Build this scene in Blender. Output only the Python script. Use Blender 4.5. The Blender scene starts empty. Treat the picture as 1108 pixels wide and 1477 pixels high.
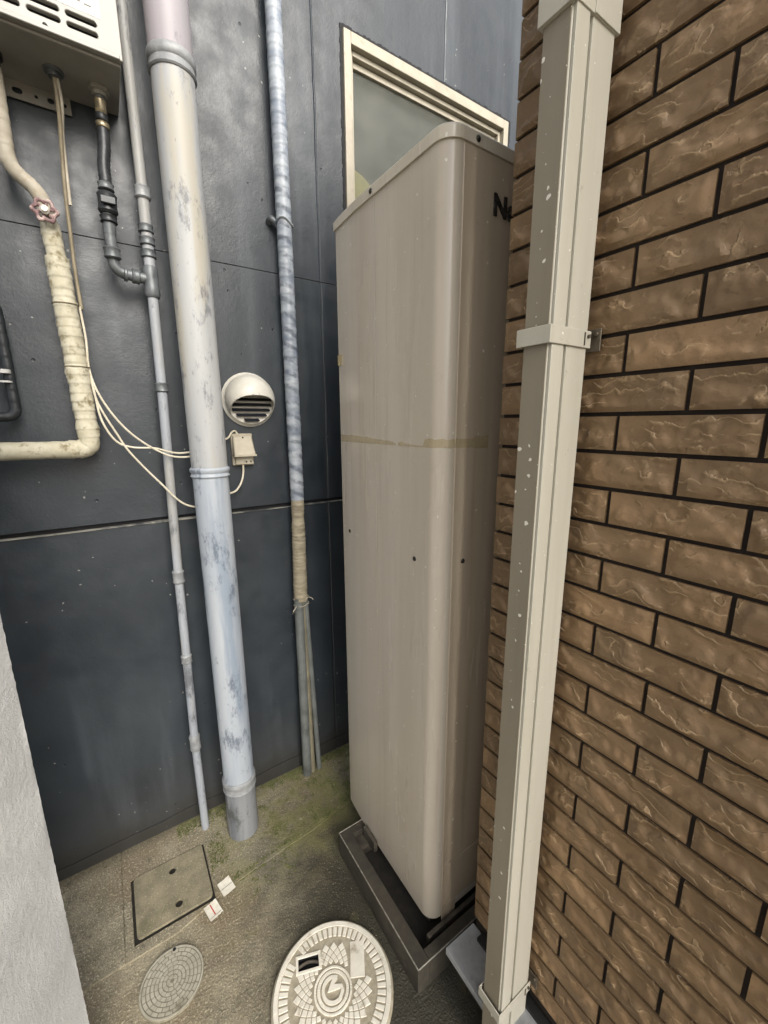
import bpy, bmesh, math, random
from mathutils import Vector, Matrix, noise
rng = random.Random(7)
R = math.radians
sc = bpy.context.scene

# ------------------------------------------------------------------ camera
CAM_H = 1.65
def cam_matrix(yaw, pit, rol):
    fw = Vector((math.sin(yaw)*math.cos(pit), math.cos(yaw)*math.cos(pit), -math.sin(pit)))
    r = Vector((math.cos(yaw), -math.sin(yaw), 0)); u = r.cross(fw)
    r2 = r*math.cos(rol) + u*math.sin(rol); u2 = -r*math.sin(rol) + u*math.cos(rol)
    m = Matrix((r2, u2, -fw)).transposed().to_4x4()
    m.translation = (0, 0, CAM_H)
    return m
cam = bpy.data.objects.new('camera', bpy.data.cameras.new('camera'))
sc.collection.objects.link(cam); sc.camera = cam
cam.data.sensor_fit = 'HORIZONTAL'; cam.data.sensor_width = 36
cam.data.lens = 36*596.4/1108
cam.data.clip_start = 0.01; cam.data.clip_end = 500
cam.matrix_world = cam_matrix(R(33.54), R(12.196), R(-0.32))

# ------------------------------------------------------------------ world + sun (overcast)
SUN_EL, SUN_AZ = R(35), R(178)        # azimuth of the sun, clockwise from +y
w = bpy.data.worlds.new('World'); sc.world = w; w.use_nodes = True
nt = w.node_tree; bg = nt.nodes['Background']
sky = nt.nodes.new('ShaderNodeTexSky'); sky.sky_type = 'NISHITA'; sky.sun_disc = False
sky.sun_elevation = SUN_EL; sky.sun_rotation = SUN_AZ
sky.air_density = 1.0; sky.dust_density = 4.0
hs = nt.nodes.new('ShaderNodeHueSaturation'); hs.inputs['Saturation'].default_value = 0.36
nt.links.new(sky.outputs[0], hs.inputs['Color']); nt.links.new(hs.outputs[0], bg.inputs['Color'])
bg.inputs['Strength'].default_value = 0.15
sun = bpy.data.lights.new('sun', 'SUN'); sun.energy = 1.5; sun.angle = R(36); sun.color = (1.0, .945, .85)
so = bpy.data.objects.new('sun', sun); sc.collection.objects.link(so)
sd = Vector((math.sin(SUN_AZ)*math.cos(SUN_EL), math.cos(SUN_AZ)*math.cos(SUN_EL), math.sin(SUN_EL)))
so.rotation_euler = sd.to_track_quat('Z', 'Y').to_euler(); so.location = (0, -3, 6)
sc.view_settings.view_transform = 'Standard'; sc.view_settings.look = 'None'
sc.view_settings.gamma = 1; sc.view_settings.use_curve_mapping = False
sc.view_settings.exposure = 0.85
sc.cycles.max_bounces = 6; sc.cycles.diffuse_bounces = 4; sc.cycles.glossy_bounces = 3

# ------------------------------------------------------------------ helpers: objects
def S(r, g, b):
    f = lambda c: (c/255/12.92 if c/255 <= .04045 else ((c/255+.055)/1.055)**2.4)
    return (f(r), f(g), f(b), 1)
BASE = {}
def link(o): sc.collection.objects.link(o); return o
def tag(o, label, cat, group=None):
    o['label'] = label; o['category'] = cat
    if group: o['group'] = group
    return o
def thing(name, label, cat, loc, group=None):
    o = link(bpy.data.objects.new(name, None)); o.location = loc; o.empty_display_size = .05
    BASE[o.name] = Vector(loc); tag(o, label, cat, group); return o
def base_of(p): return BASE[p.name]
def obj(name, bm, m, parent=None, smooth=False, bev=0, loc=None, seg=2):
    me = bpy.data.meshes.new(name)
    b = base_of(parent) if parent else Vector(loc or (0, 0, 0))
    bmesh.ops.translate(bm, verts=bm.verts, vec=-b)
    bmesh.ops.recalc_face_normals(bm, faces=bm.faces)
    bm.to_mesh(me); bm.free()
    me.materials.append(M[m])
    o = link(bpy.data.objects.new(name, me)); BASE[o.name] = b
    if parent: o.parent = parent if parent.type == 'EMPTY' or True else None
    if parent and parent.parent: o.location = (0, 0, 0)
    if not parent: o.location = b
    if smooth:
        for p in me.polygons: p.use_smooth = True
        try: me.set_sharp_from_angle(angle=R(38))
        except Exception: pass
    if bev:
        md = o.modifiers.new('bevel', 'BEVEL'); md.width = bev; md.segments = seg; md.limit_method = 'ANGLE'; md.angle_limit = R(40)
        if seg > 1:
            for p in me.polygons: p.use_smooth = True
            md.harden_normals = True
    return o
def struct(o): o['kind'] = 'structure'; return o

# ------------------------------------------------------------------ helpers: shapes
def NB(): return bmesh.new()
def box(bm, x0, x1, y0, y1, z0, z1, mtx=None):
    v = [bm.verts.new(p) for p in ((x0,y0,z0),(x1,y0,z0),(x1,y1,z0),(x0,y1,z0),(x0,y0,z1),(x1,y0,z1),(x1,y1,z1),(x0,y1,z1))]
    for f in ((0,3,2,1),(4,5,6,7),(0,1,5,4),(1,2,6,5),(2,3,7,6),(3,0,4,7)): bm.faces.new([v[i] for i in f])
    if mtx: bmesh.ops.transform(bm, matrix=mtx, verts=v)
    return bm
def prism(bm, pts, z0, z1, bot=True):
    a = [bm.verts.new((p[0], p[1], z0)) for p in pts]; b = [bm.verts.new((p[0], p[1], z1)) for p in pts]
    n = len(pts)
    for i in range(n): bm.faces.new((a[i], a[(i+1) % n], b[(i+1) % n], b[i]))
    bm.faces.new(b)
    if bot: bm.faces.new(a[::-1])
    return bm
def frames(pts):
    P = [Vector(p) for p in pts]; T = []
    for i in range(len(P)):
        t = (P[min(i+1, len(P)-1)] - P[max(i-1, 0)])
        T.append(t.normalized() if t.length > 1e-9 else Vector((0, 0, 1)))
    up = Vector((0, 1, 0)) if abs(T[0].y) < .9 else Vector((1, 0, 0))
    n = (up - T[0]*up.dot(T[0])).normalized(); out = []
    for i, t in enumerate(T):
        n = (n - t*n.dot(t))
        n = n.normalized() if n.length > 1e-6 else t.orthogonal().normalized()
        out.append((P[i], n, t.cross(n)))
    return out
def tube(bm, pts, r, seg=16, caps=True, jit=None):
    rr = r if callable(r) else (lambda i, t: r)
    fr = frames(pts); rings = []
    for i, (p, n, b) in enumerate(fr):
        ri = rr(i, i/max(1, len(fr)-1)); ring = []
        for k in range(seg):
            a = 2*math.pi*k/seg; q = ri
            if jit: q += jit(i, k, p)
            ring.append(bm.verts.new(p + n*math.cos(a)*q + b*math.sin(a)*q))
        rings.append(ring)
    for i in range(len(rings)-1):
        for k in range(seg):
            bm.faces.new((rings[i][k], rings[i][(k+1) % seg], rings[i+1][(k+1) % seg], rings[i+1][k]))
    if caps: bm.faces.new(rings[0][::-1]); bm.faces.new(rings[-1])
    return bm
def fillet(pts, r, n=6):
    P = [Vector(p) for p in pts]; out = [P[0]]
    for i in range(1, len(P)-1):
        a, b = (P[i-1]-P[i]), (P[i+1]-P[i]); rr = min(r, a.length*.48, b.length*.48)
        s, e = P[i]+a.normalized()*rr, P[i]+b.normalized()*rr
        for k in range(n+1):
            t = k/n; out.append(s*(1-t)**2 + P[i]*2*t*(1-t) + e*t*t)
    out.append(P[-1]); return out
def resample(pts, step):
    P = [Vector(p) for p in pts]; out = [P[0]]
    for a, b in zip(P, P[1:]):
        n = max(1, int((b-a).length/step))
        for k in range(1, n+1): out.append(a.lerp(b, k/n))
    return out
def spline(ctrl, n=10):
    P = [Vector(c) for c in ctrl]; P = [P[0]*2-P[1]]+P+[P[-1]*2-P[-2]]; out = []
    for i in range(1, len(P)-2):
        for k in range(n):
            t = k/n; a, b, c, d = P[i-1], P[i], P[i+1], P[i+2]
            out.append(.5*((2*b)+(-a+c)*t+(2*a-5*b+4*c-d)*t*t+(-a+3*b-3*c+d)*t**3))
    out.append(P[-2]); return out
def lathe(bm, prof, c, axis='z', seg=32, cap=True):
    """prof: (radius, height) pairs; axis of revolution through c"""
    rings = []
    for r, hgt in prof:
        ring = []
        for k in range(seg):
            a = 2*math.pi*k/seg; x, y = r*math.cos(a), r*math.sin(a)
            v = (x, y, hgt) if axis == 'z' else ((x, -hgt, y) if axis == 'y' else (-hgt, x, y))
            ring.append(bm.verts.new(Vector(c)+Vector(v)))
        rings.append(ring)
    for i in range(len(rings)-1):
        for k in range(seg): bm.faces.new((rings[i][k], rings[i][(k+1) % seg], rings[i+1][(k+1) % seg], rings[i+1][k]))
    if cap:
        bm.faces.new(rings[0][::-1]); bm.faces.new(rings[-1])
    return bm
def rrect(x0, x1, y0, y1, r, n=8):
    """counter-clockwise from the left side's far end: left side going -y, near corner, front, ..."""
    out = []
    for cx, cy, a0 in ((x0+r, y0+r, 180), (x1-r, y0+r, 270), (x1-r, y1-r, 0), (x0+r, y1-r, 90)):
        for k in range(n+1):
            a = R(a0+90*k/n); out.append((cx+r*math.cos(a), cy+r*math.sin(a)))
    return out

# ------------------------------------------------------------------ helpers: materials
M = {}
class NT:
    def __init__(s, name):
        s.m = bpy.data.materials.new(name); s.m.use_nodes = True; s.t = s.m.node_tree
        s.b = s.t.nodes['Principled BSDF']; s.pos = s.n('ShaderNodeNewGeometry').outputs['Position']; M[name] = s.m
        s.bump_in = None
    def n(s, t, **k):
        o = s.t.nodes.new(t)
        for a, v in k.items(): setattr(o, a, v)
        return o
    def l(s, a, b): s.t.links.new(a, b)
    def vec(s, scale=(1, 1, 1), src=None):
        mp = s.n('ShaderNodeMapping'); mp.inputs['Scale'].default_value = scale; s.l(src or s.pos, mp.inputs['Vector']); return mp.outputs[0]
    def noise(s, scale, detail=4, rough=.55, stretch=(1, 1, 1), src=None, dist=0):
        t = s.n('ShaderNodeTexNoise'); t.inputs['Scale'].default_value = scale; t.inputs['Detail'].default_value = detail
        t.inputs['Roughness'].default_value = rough; t.inputs['Distortion'].default_value = dist
        s.l(s.vec(stretch, src), t.inputs['Vector']); return t.outputs['Fac']
    def voro(s, scale, feature='F1', stretch=(1, 1, 1)):
        t = s.n('ShaderNodeTexVoronoi'); t.feature = feature; t.inputs['Scale'].default_value = scale
        s.l(s.vec(stretch), t.inputs['Vector']); return t.outputs['Distance']
    def dots(s, scale, r, gate, gscale=7):
        X = s.xyz(); cb = s.n('ShaderNodeCombineXYZ'); s.l(s.math('SUBTRACT', X[0], X[1]), cb.inputs[0]); s.l(X[2], cb.inputs[1])
        nz = s.n('ShaderNodeTexNoise'); nz.inputs['Scale'].default_value = 90; s.l(s.pos, nz.inputs['Vector'])
        sc_ = s.n('ShaderNodeVectorMath', operation='SCALE'); sc_.inputs['Scale'].default_value = .010; s.l(nz.outputs['Color'], sc_.inputs[0])
        ad = s.n('ShaderNodeVectorMath', operation='ADD'); s.l(cb.outputs[0], ad.inputs[0]); s.l(sc_.outputs[0], ad.inputs[1])
        t = s.n('ShaderNodeTexVoronoi', voronoi_dimensions='2D'); t.inputs['Scale'].default_value = scale; s.l(ad.outputs[0], t.inputs['Vector'])
        sp = s.n('ShaderNodeSeparateColor'); s.l(t.outputs['Color'], sp.inputs[0])
        rr = s.math('MULTIPLY', s.math('POWER', sp.outputs[0], 2.5), r*scale)
        inside = s.math('LESS_THAN', t.outputs['Distance'], rr)
        return s.math('MULTIPLY', inside, s.ramp(s.noise(gscale, 2), gate-.02, gate+.02))
    def ramp(s, v, lo, hi, a=0, b=1):
        r = s.n('ShaderNodeMapRange'); r.interpolation_type = 'SMOOTHSTEP'
        for i, x in enumerate((lo, hi, a, b)): r.inputs[i+1].default_value = x
        s.l(v, r.inputs[0]); return r.outputs[0]
    def math(s, op, a, b=None):
        m = s.n('ShaderNodeMath', operation=op)
        for i, x in enumerate((a, b)):
            if x is None: continue
            if isinstance(x, (int, float)): m.inputs[i].default_value = x
            else: s.l(x, m.inputs[i])
        return m.outputs[0]
    def mix(s, f, a, b, mode='MIX'):
        m = s.n('ShaderNodeMix', data_type='RGBA', blend_type=mode)
        if isinstance(f, (int, float)): m.inputs[0].default_value = f
        else: s.l(f, m.inputs[0])
        for i, x in ((6, a), (7, b)):
            if isinstance(x, tuple): m.inputs[i].default_value = x
            else: s.l(x, m.inputs[i])
        return m.outputs[2]
    def xyz(s):
        x = s.n('ShaderNodeSeparateXYZ'); s.l(s.pos, x.inputs[0]); return x.outputs
    def bump(s, h, strength=.3, dist=.002):
        b = s.n('ShaderNodeBump'); b.inputs['Strength'].default_value = strength; b.inputs['Distance'].default_value = dist
        s.l(h, b.inputs['Height'])
        if s.bump_in: s.l(s.bump_in, b.inputs['Normal'])
        s.bump_in = b.outputs[0]; s.l(b.outputs[0], s.b.inputs['Normal'])
    def done(s, col, rough=.5, metal=0, spec=.5):
        if isinstance(col, tuple): s.b.inputs['Base Color'].default_value = col
        else: s.l(col, s.b.inputs['Base Color'])
        if isinstance(rough, (int, float)): s.b.inputs['Roughness'].default_value = rough
        else: s.l(rough, s.b.inputs['Roughness'])
        s.b.inputs['Metallic'].default_value = metal; s.b.inputs['Specular IOR Level'].default_value = spec
        return s.m
def simple(name, c1, c2, scale=20, rough=.5, metal=0, bump=.15, stretch=(1, 1, 1), dirt=None, dscale=9, dlo=.55, dhi=.75):
    t = NT(name); f = t.noise(scale, 5, .6, stretch)
    c = t.mix(t.ramp(f, .3, .7), c1, c2)
    if dirt: c = t.mix(t.ramp(t.noise(dscale, 6, .65, stretch), dlo, dhi), c, dirt)
    if bump: t.bump(t.noise(scale*6, 3), bump, .001)
    t.done(c, rough, metal); return t

# ---- ground: worn, stained concrete
def ground_mat(name, moss):
    t = NT(name); X = t.xyz()
    big = t.noise(2.3, 5, .6); mid = t.noise(11, 6, .65); fine = t.noise(160, 3, .6)
    c = t.mix(t.ramp(mid, .3, .7), S(116, 110, 93), S(150, 142, 121))
    c = t.mix(t.ramp(big, .42, .62), c, S(124, 112, 91))
    c = t.mix(t.ramp(fine, .56, .66, 0, .7), c, S(196, 186, 160))     # exposed aggregate
    c = t.mix(t.ramp(fine, .42, .30, 0, .5), c, S(60, 55, 45))
    # darker, smoother patch around the foot of the plinth
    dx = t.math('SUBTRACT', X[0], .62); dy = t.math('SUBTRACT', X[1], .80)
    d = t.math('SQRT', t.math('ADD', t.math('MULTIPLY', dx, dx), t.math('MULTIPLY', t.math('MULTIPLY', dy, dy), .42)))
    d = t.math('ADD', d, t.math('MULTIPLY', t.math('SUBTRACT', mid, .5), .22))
    dark_patch = t.ramp(d, .58, .18, 0, .9)
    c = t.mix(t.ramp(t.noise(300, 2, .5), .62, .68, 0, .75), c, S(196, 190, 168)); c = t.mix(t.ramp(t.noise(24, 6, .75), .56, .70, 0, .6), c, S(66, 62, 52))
    c = t.mix(dark_patch, c, S(42, 41, 34))
    if moss:
        mx = t.ramp(X[0], .02, .36); my = t.math('ADD', mid, t.math('MULTIPLY', big, .5))
        c = t.mix(t.math('MULTIPLY', mx, t.ramp(my, .62, .86, 0, .7)), c, S(108, 107, 64))
        c = t.mix(t.math('MULTIPLY', mx, t.ramp(t.noise(34, 5, .7), .52, .68, 0, .65)), c, S(76, 78, 44))
        c = t.mix(t.ramp(t.noise(26, 6, .75), .58, .68, 0, .6), c, S(158, 152, 124))
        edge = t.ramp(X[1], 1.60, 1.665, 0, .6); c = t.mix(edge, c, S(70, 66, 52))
    else:
        my = t.math('ADD', mid, t.math('MULTIPLY', big, .5)); mk = t.math('MULTIPLY', t.ramp(X[1], 1.10, 1.38), t.ramp(X[0], .02, .36))
        c = t.mix(t.math('MULTIPLY', mk, t.ramp(my, .62, .86, 0, .7)), c, S(108, 107, 64))
        c = t.mix(t.ramp(t.noise(5, 5, .7, (1, 1, 1)), .55, .75, 0, .4), c, S(122, 118, 76))
    t.bump(fine, .8, .006); t.bump(mid, .5, .016)
    t.done(c, t.ramp(dark_patch, 0, .8, .85, .55), 0, .4)
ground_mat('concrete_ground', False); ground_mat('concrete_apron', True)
def lid_mat():
    t = NT('concrete_lid'); mid = t.noise(16, 6, .7); fine = t.noise(210, 3, .6)
    c = t.mix(t.ramp(mid, .3, .7), S(112, 106, 87), S(142, 133, 110))
    c = t.mix(t.ramp(t.noise(7, 5, .6), .52, .72, 0, .7), c, S(84, 82, 58))
    c = t.mix(t.ramp(fine, .60, .72, 0, .6), c, S(205, 196, 168)); c = t.mix(t.ramp(fine, .40, .3, 0, .5), c, S(70, 64, 50))
    t.bump(fine, .6, .003); t.done(c, .9)
lid_mat()

# ---- dark painted wall
def wall_mat():
    t = NT('dark_paint'); X = t.xyz()
    st = t.noise(5.5, 5, .6, (1, 1, .09)); bl = t.noise(2.2, 4, .6); tr = t.noise(60, 4, .6)
    c = t.mix(t.ramp(bl, .3, .7), S(35, 41, 47), S(49, 55, 60))
    c = t.mix(t.ramp(st, .50, .72, 0, .6), c, S(76, 82, 87))
    c = t.mix(t.ramp(t.noise(9, 5, .6, (1, 1, .12)), .56, .7, 0, .35), c, S(34, 37, 41))
    # chalky run-off below the joint and dirt splashed at the foot
    foot = t.math('ADD', X[2], t.math('MULTIPLY', t.math('SUBTRACT', t.noise(7, 5, .7), .5), .22))
    c = t.mix(t.ramp(foot, .16, .05, 0, .8), c, S(40, 39, 36))
    c = t.mix(t.ramp(foot, .45, .12, 0, .25), c, S(70, 67, 62))
    c = t.mix(t.dots(19, .0034, .56, 3), c, S(128, 128, 124)); c = t.mix(t.ramp(t.noise(40, 5, .8, (1, 1, .6)), .71, .735, 0, .6), c, S(120, 122, 122))
    pit = t.voro(9); c = t.mix(t.ramp(pit, .045, .02), c, S(22, 24, 28))
    t.bump(t.noise(190, 3, .6), .25, .0015); t.bump(tr, .16, .004); t.bump(t.noise(3.2, 3, .5, (1, 1, .35)), .18, .03)
    t.bump(t.ramp(pit, .05, .02, 1, 0), .5, .003)
    # wavering trowel seam down the wall
    wv = t.math('ADD', X[0], t.math('MULTIPLY', t.math('SUBTRACT', t.noise(6, 4, .6), .5), .014))
    g = t.math('ABSOLUTE', t.math('SUBTRACT', wv, .803)); t.bump(t.ramp(g, .0, .006), .8, .004)
    g2 = t.math('ABSOLUTE', t.math('SUBTRACT', wv, 1.437)); t.bump(t.ramp(g2, .0, .006), .5, .003)
    t.done(c, t.ramp(t.noise(12, 4), .3, .7, .34, .52), 0, .5)
wall_mat()
simple('joint_dark', S(30, 31, 33), S(22, 22, 24), 30, .8)
simple('joint_lip', S(112, 112, 106), S(150, 148, 138), 22, .8, stretch=(1, 1, 1), dirt=S(60, 62, 64), dscale=6, dlo=.45, dhi=.6)

# ---- stucco
def stucco_mat():
    t = NT('stucco'); a = t.noise(210, 4, .7); b = t.noise(5, 4)
    c = t.mix(t.ramp(b, .3, .7), S(162, 163, 163), S(174, 175, 174))
    c = t.mix(t.ramp(a, .42, .28, 0, .5), c, S(140, 138, 135))
    t.bump(a, .6, .004); t.bump(t.noise(420, 2), .3, .001); t.done(c, .92, 0, .2)
stucco_mat()

# ---- rock-faced tile
def brick_mat():
    t = NT('brown_tile'); oi = t.n('ShaderNodeObjectInfo').outputs['Random']
    tc = t.n('ShaderNodeTexCoord').outputs['Object']
    ad = t.n('ShaderNodeVectorMath', operation='ADD'); cb = t.n('ShaderNodeCombineXYZ')
    t.l(t.math('MULTIPLY', oi, 37.0), cb.inputs[0]); t.l(t.math('MULTIPLY', oi, 91.0), cb.inputs[1])
    t.l(tc, ad.inputs[0]); t.l(cb.outputs[0], ad.inputs[1]); v = ad.outputs[0]
    n1 = t.noise(9, 5, .6, (1, 1, 1), v); n2 = t.noise(60, 5, .7, (1, 1, 1), v)
    c = t.mix(oi, S(108, 86, 61), S(142, 115, 84))
    c = t.mix(t.ramp(n1, .35, .68), c, S(116, 95, 70))
    c = t.mix(t.ramp(n1, .58, .78, 0, .4), c, S(94, 74, 53))
    c = t.mix(t.ramp(n2, .60, .74, 0, .45), c, S(150, 126, 96))
    vn = t.noise(15, 3, .5, (1, 1, 1.4), v, .2); ve = t.math('ABSOLUTE', t.math('SUBTRACT', vn, .52))
    c = t.mix(t.math('MULTIPLY', t.ramp(ve, .022, .002, 0, .40), t.ramp(n2, .50, .66)), c, S(186, 160, 128))  # ridge highlights painted on as thin cream lines
    t.bump(t.ramp(vn, .44, .60), .20, .0040)
    c = t.mix(t.ramp(t.noise(300, 2, .5, (1, 1, 1), v), .60, .72, 0, .35), c, S(74, 54, 38))
    zz = t.n('ShaderNodeSeparateXYZ'); t.l(tc, zz.inputs[0])
    u = t.math('ADD', t.math('MULTIPLY', zz.outputs[2], 38.0), t.math('ADD', t.math('MULTIPLY', t.noise(13, 2, .5, (1, 1, 1), v), 5.0), t.math('MULTIPLY', t.noise(70, 3, .6, (1, 1, 1), v), .7)))
    saw = t.math('FRACT', u); mk = t.ramp(t.noise(17, 2, .5, (1, 1, 1.3), v), .43, .62)
    t.bump(t.math('MULTIPLY', t.math('MULTIPLY', saw, t.ramp(saw, 1.0, .90)), mk), .70, .0045)
    c = t.mix(t.math('MULTIPLY', t.math('MULTIPLY', t.ramp(saw, .74, .90), t.ramp(saw, 1.0, .93)), t.ramp(mk, .2, .9, 0, .46)), c, S(182, 156, 120))  # sky light on the chipped ledges, painted as pale rims
    t.bump(n2, .12, .005); t.bump(t.noise(260, 3, .6, (1, 1, 1), v), .22, .001)
    t.done(c, t.ramp(n2, .3, .7, .52, .38), 0, .45)
brick_mat()
simple('dark_grout', S(36, 27, 20), S(26, 19, 15), 40, .95)

# ---- tank paint
def tank_mat(name, a, b, streak):
    t = NT(name); X = t.xyz()
    st = t.noise(13, 5, .6, (1, 1, .05)); c = t.mix(t.ramp(st, .35, .68), a, b)
    c = t.mix(t.ramp(t.noise(30, 4, .6, (1, 1, .03)), .56, .72, 0, .4), c, streak)
    low = t.math('ADD', X[2], t.math('MULTIPLY', st, .5)); c = t.mix(t.ramp(low, .75, .25, 0, .35), c, streak)
    c = t.mix(t.dots(22, .0034, .50), c, S(216, 212, 198))
    t.bump(t.noise(500, 2), .06, .0006); t.bump(t.noise(4, 2, .5, (1, 1, .3)), .10, .012); t.bump(t.noise(14, 3, .5), .05, .006)
    c = t.mix(t.ramp(t.noise(16, 5, .7), .60, .72, 0, .25), c, streak)
    sm = t.math('ABSOLUTE', t.math('SUBTRACT', X[1], 1.046)); t.bump(t.ramp(sm, 0, .0022), .5, .002)
    t.done(c, t.ramp(t.noise(8, 4, .6, (1, 1, .1)), .3, .7, .20, .29), 0, .6)
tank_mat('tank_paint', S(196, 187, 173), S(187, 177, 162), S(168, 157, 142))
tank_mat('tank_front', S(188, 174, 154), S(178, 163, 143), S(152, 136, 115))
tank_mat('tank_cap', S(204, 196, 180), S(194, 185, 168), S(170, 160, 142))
simple('screw', S(70, 68, 62), S(40, 38, 34), 200, .5, .6)
simple('chrome_letter', S(104, 103, 100), S(48, 47, 46), 90, .25, .7, 0)
t = NT('old_tape'); t.done(t.mix(t.ramp(t.noise(60, 4, .6), .3, .7), S(190, 172, 128), S(200, 184, 142)), .35)
t.b.inputs['Alpha'].default_value = .42
simple('plinth_concrete', S(66, 61, 51), S(50, 46, 39), 24, .8, 0, .4, dirt=S(84, 76, 61), dscale=12)
simple('recess_dirt', S(40, 36, 30), S(28, 25, 21), 30, .9, 0, .4)
simple('plinth_steel', S(96, 90, 78), S(74, 69, 60), 24, .6, .1, .3, dirt=S(54, 50, 43), dscale=10)
simple('worn_edge', S(150, 147, 138), S(104, 99, 88), 60, .6)
simple('leg_steel', S(92, 86, 76), S(58, 53, 46), 30, .6, .2, .2)
simple('black_rubber', S(26, 26, 26), S(18, 18, 18), 40, .6)

# ---- down pipe
def dp_mat(name, a, b):
    t = NT(name); c = t.mix(t.ramp(t.noise(18, 5, .6, (1, 1, .06)), .3, .7), a, b)
    c = t.mix(t.dots(38, .0036 if 'taupe' in name else .0012, .46), c, S(222, 218, 206))
    c = t.mix(t.ramp(t.noise(40, 4, .7), .66, .74, 0, .3), c, S(110, 98, 80)); t.bump(t.noise(300, 2), .08, .0008)
    t.done(c, .42, 0, .45)
dp_mat('downpipe_cream', S(184, 180, 167), S(173, 169, 155))
dp_mat('downpipe_taupe', S(136, 128, 112), S(127, 119, 104))  # darker copy of the cream: shade on the outer face painted in
simple('galvanised', S(112, 102, 86), S(84, 76, 64), 30, .5, .2, .2)
simple('flashing_metal', S(168, 170, 172), S(128, 130, 133), 9, .5, .15, .2, dirt=S(92, 92, 92), dscale=7)

# ---- pipes
def pvc_mat(name, a, b, dirt, blue):
    t = NT(name); X = t.xyz()
    c = t.mix(t.ramp(t.noise(11, 5, .6, (1, 1, .12)), .3, .7), a, b)
    c = t.mix(t.ramp(t.noise(9, 4, .6, (1.6, 1.6, .16)), .47, .64, 0, .75), c, blue)
    c = t.mix(t.ramp(t.noise(15, 6, .75, (1, 1, .40)), .53, .66, 0, .8), c, dirt)
    c = t.mix(t.ramp(t.noise(90, 3, .6, (1, 1, .4)), .66, .72, 0, .5), c, dirt)
    t.bump(t.noise(80, 3), .1, .001); t.done(c, .5, 0, .4)
pvc_mat('pvc_upper', S(150, 152, 155), S(170, 171, 170), S(98, 101, 105), S(166, 160, 144))
pvc_mat('pvc_mid', S(150, 157, 166), S(172, 177, 182), S(84, 94, 107), S(122, 135, 150))
pvc_mat('pvc_top', S(146, 140, 144), S(160, 154, 158), S(112, 110, 114), S(150, 148, 150))
pvc_mat('pvc_low', S(116, 119, 123), S(134, 136, 138), S(66, 67, 66), S(92, 97, 102))
pvc_mat('gas_pipe_paint', S(138, 143, 150), S(154, 157, 161), S(84, 86, 90), S(146, 144, 138))
simple('pipe_band', S(150, 152, 152), S(120, 122, 124), 30, .5, .1, .2, dirt=S(86, 86, 84))
simple('fitting_grey', S(112, 116, 118), S(84, 88, 90), 40, .45, .3, .2, dirt=S(50, 52, 54))
simple('fitting_dark', S(58, 60, 62), S(38, 40, 42), 40, .4, .3, .2)
simple('brass_nut', S(186, 172, 140), S(140, 130, 108), 40, .35, .7, .1)
simple('cream_tape', S(186, 181, 162), S(168, 162, 140), 30, .7, 0, .3, dirt=S(116, 106, 78), dscale=34, dlo=.52, dhi=.7)
simple('pale_tape', S(172, 165, 150), S(154, 146, 130), 26, .7, 0, .3, dirt=S(150, 138, 116), dscale=18)
simple('tan_tape', S(160, 151, 130), S(128, 119, 100), 60, .7, 0, .3, stretch=(.3, .3, 1.2), dirt=S(92, 84, 68), dscale=30)
t = NT('blue_tape'); X = t.xyz(); wz = t.math('ADD', t.math('ADD', X[2], t.math('MULTIPLY', X[0], .45)), t.math('MULTIPLY', t.noise(5, 3), .05))
c = t.mix(t.ramp(t.noise(16, 5, .6, (.6, .6, 1.3)), .35, .68), S(166, 172, 178), S(118, 127, 140))
sn = t.math('SINE', t.math('MULTIPLY', wz, 2*math.pi/.052)); dk = t.math('MULTIPLY', t.ramp(sn, .1, .9, 0, .6), t.ramp(X[2], 2.70, 2.45, .1, 1)); dk = t.math('MULTIPLY', dk, t.ramp(t.noise(24, 4, .7), .36, .56))
c = t.mix(dk, c, S(58, 66, 80)); c = t.mix(t.ramp(t.noise(80, 4, .7, (1, 1, 2)), .66, .72, 0, .7), c, S(206, 208, 208))
t.bump(t.noise(120, 3), .2, .001); t.done(c, .45)
simple('grey_conduit', S(112, 116, 114), S(96, 99, 97), 18, .5, 0, .1, dirt=S(70, 72, 68))
simple('flex_conduit', S(132, 126, 106), S(108, 102, 84), 18, .6, 0, .1)
simple('black_wrap', S(38, 42, 46), S(28, 31, 34), 30, .5, 0, .3, dirt=S(110, 114, 116), dscale=24, dlo=.62, dhi=.7)
simple('brown_cord', S(132, 122, 100), S(108, 98, 78), 20, .6)
simple('white_cord', S(205, 198, 180), S(186, 178, 158), 20, .5)
simple('valve_red', S(126, 98, 98), S(104, 78, 80), 60, .5, 0, .2, dirt=S(176, 156, 150), dscale=50, dlo=.48, dhi=.62)
simple('valve_metal', S(188, 182, 172), S(140, 134, 124), 60, .35, .6)
simple('heater_white', S(150, 148, 141), S(140, 138, 131), 8, .4, 0, .05, dirt=S(160, 152, 136), dscale=14, dlo=.6, dhi=.8)
simple('heater_under', S(150, 147, 138), S(138, 134, 126), 10, .5, 0, .1)
simple('slot_dark', S(20, 22, 26), S(14, 15, 18), 20, .8)
simple('label_paper', S(204, 204, 202), S(194, 194, 190), 20, .5)
simple('print_grey', S(116, 104, 92), S(96, 92, 88), 90, .6)
simple('print_brown', S(150, 136, 112), S(168, 156, 132), 220, .6)
simple('vent_white', S(204, 201, 192), S(188, 184, 172), 14, .4, 0, .06, dirt=S(150, 138, 110), dscale=16, dlo=.62, dhi=.78)
simple('louver', S(34, 37, 44), S(26, 29, 35), 30, .5)
simple('box_beige', S(172, 165, 148), S(158, 150, 132), 16, .5, 0, .05, dirt=S(120, 108, 86), dscale=26, dlo=.6, dhi=.75)
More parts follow.
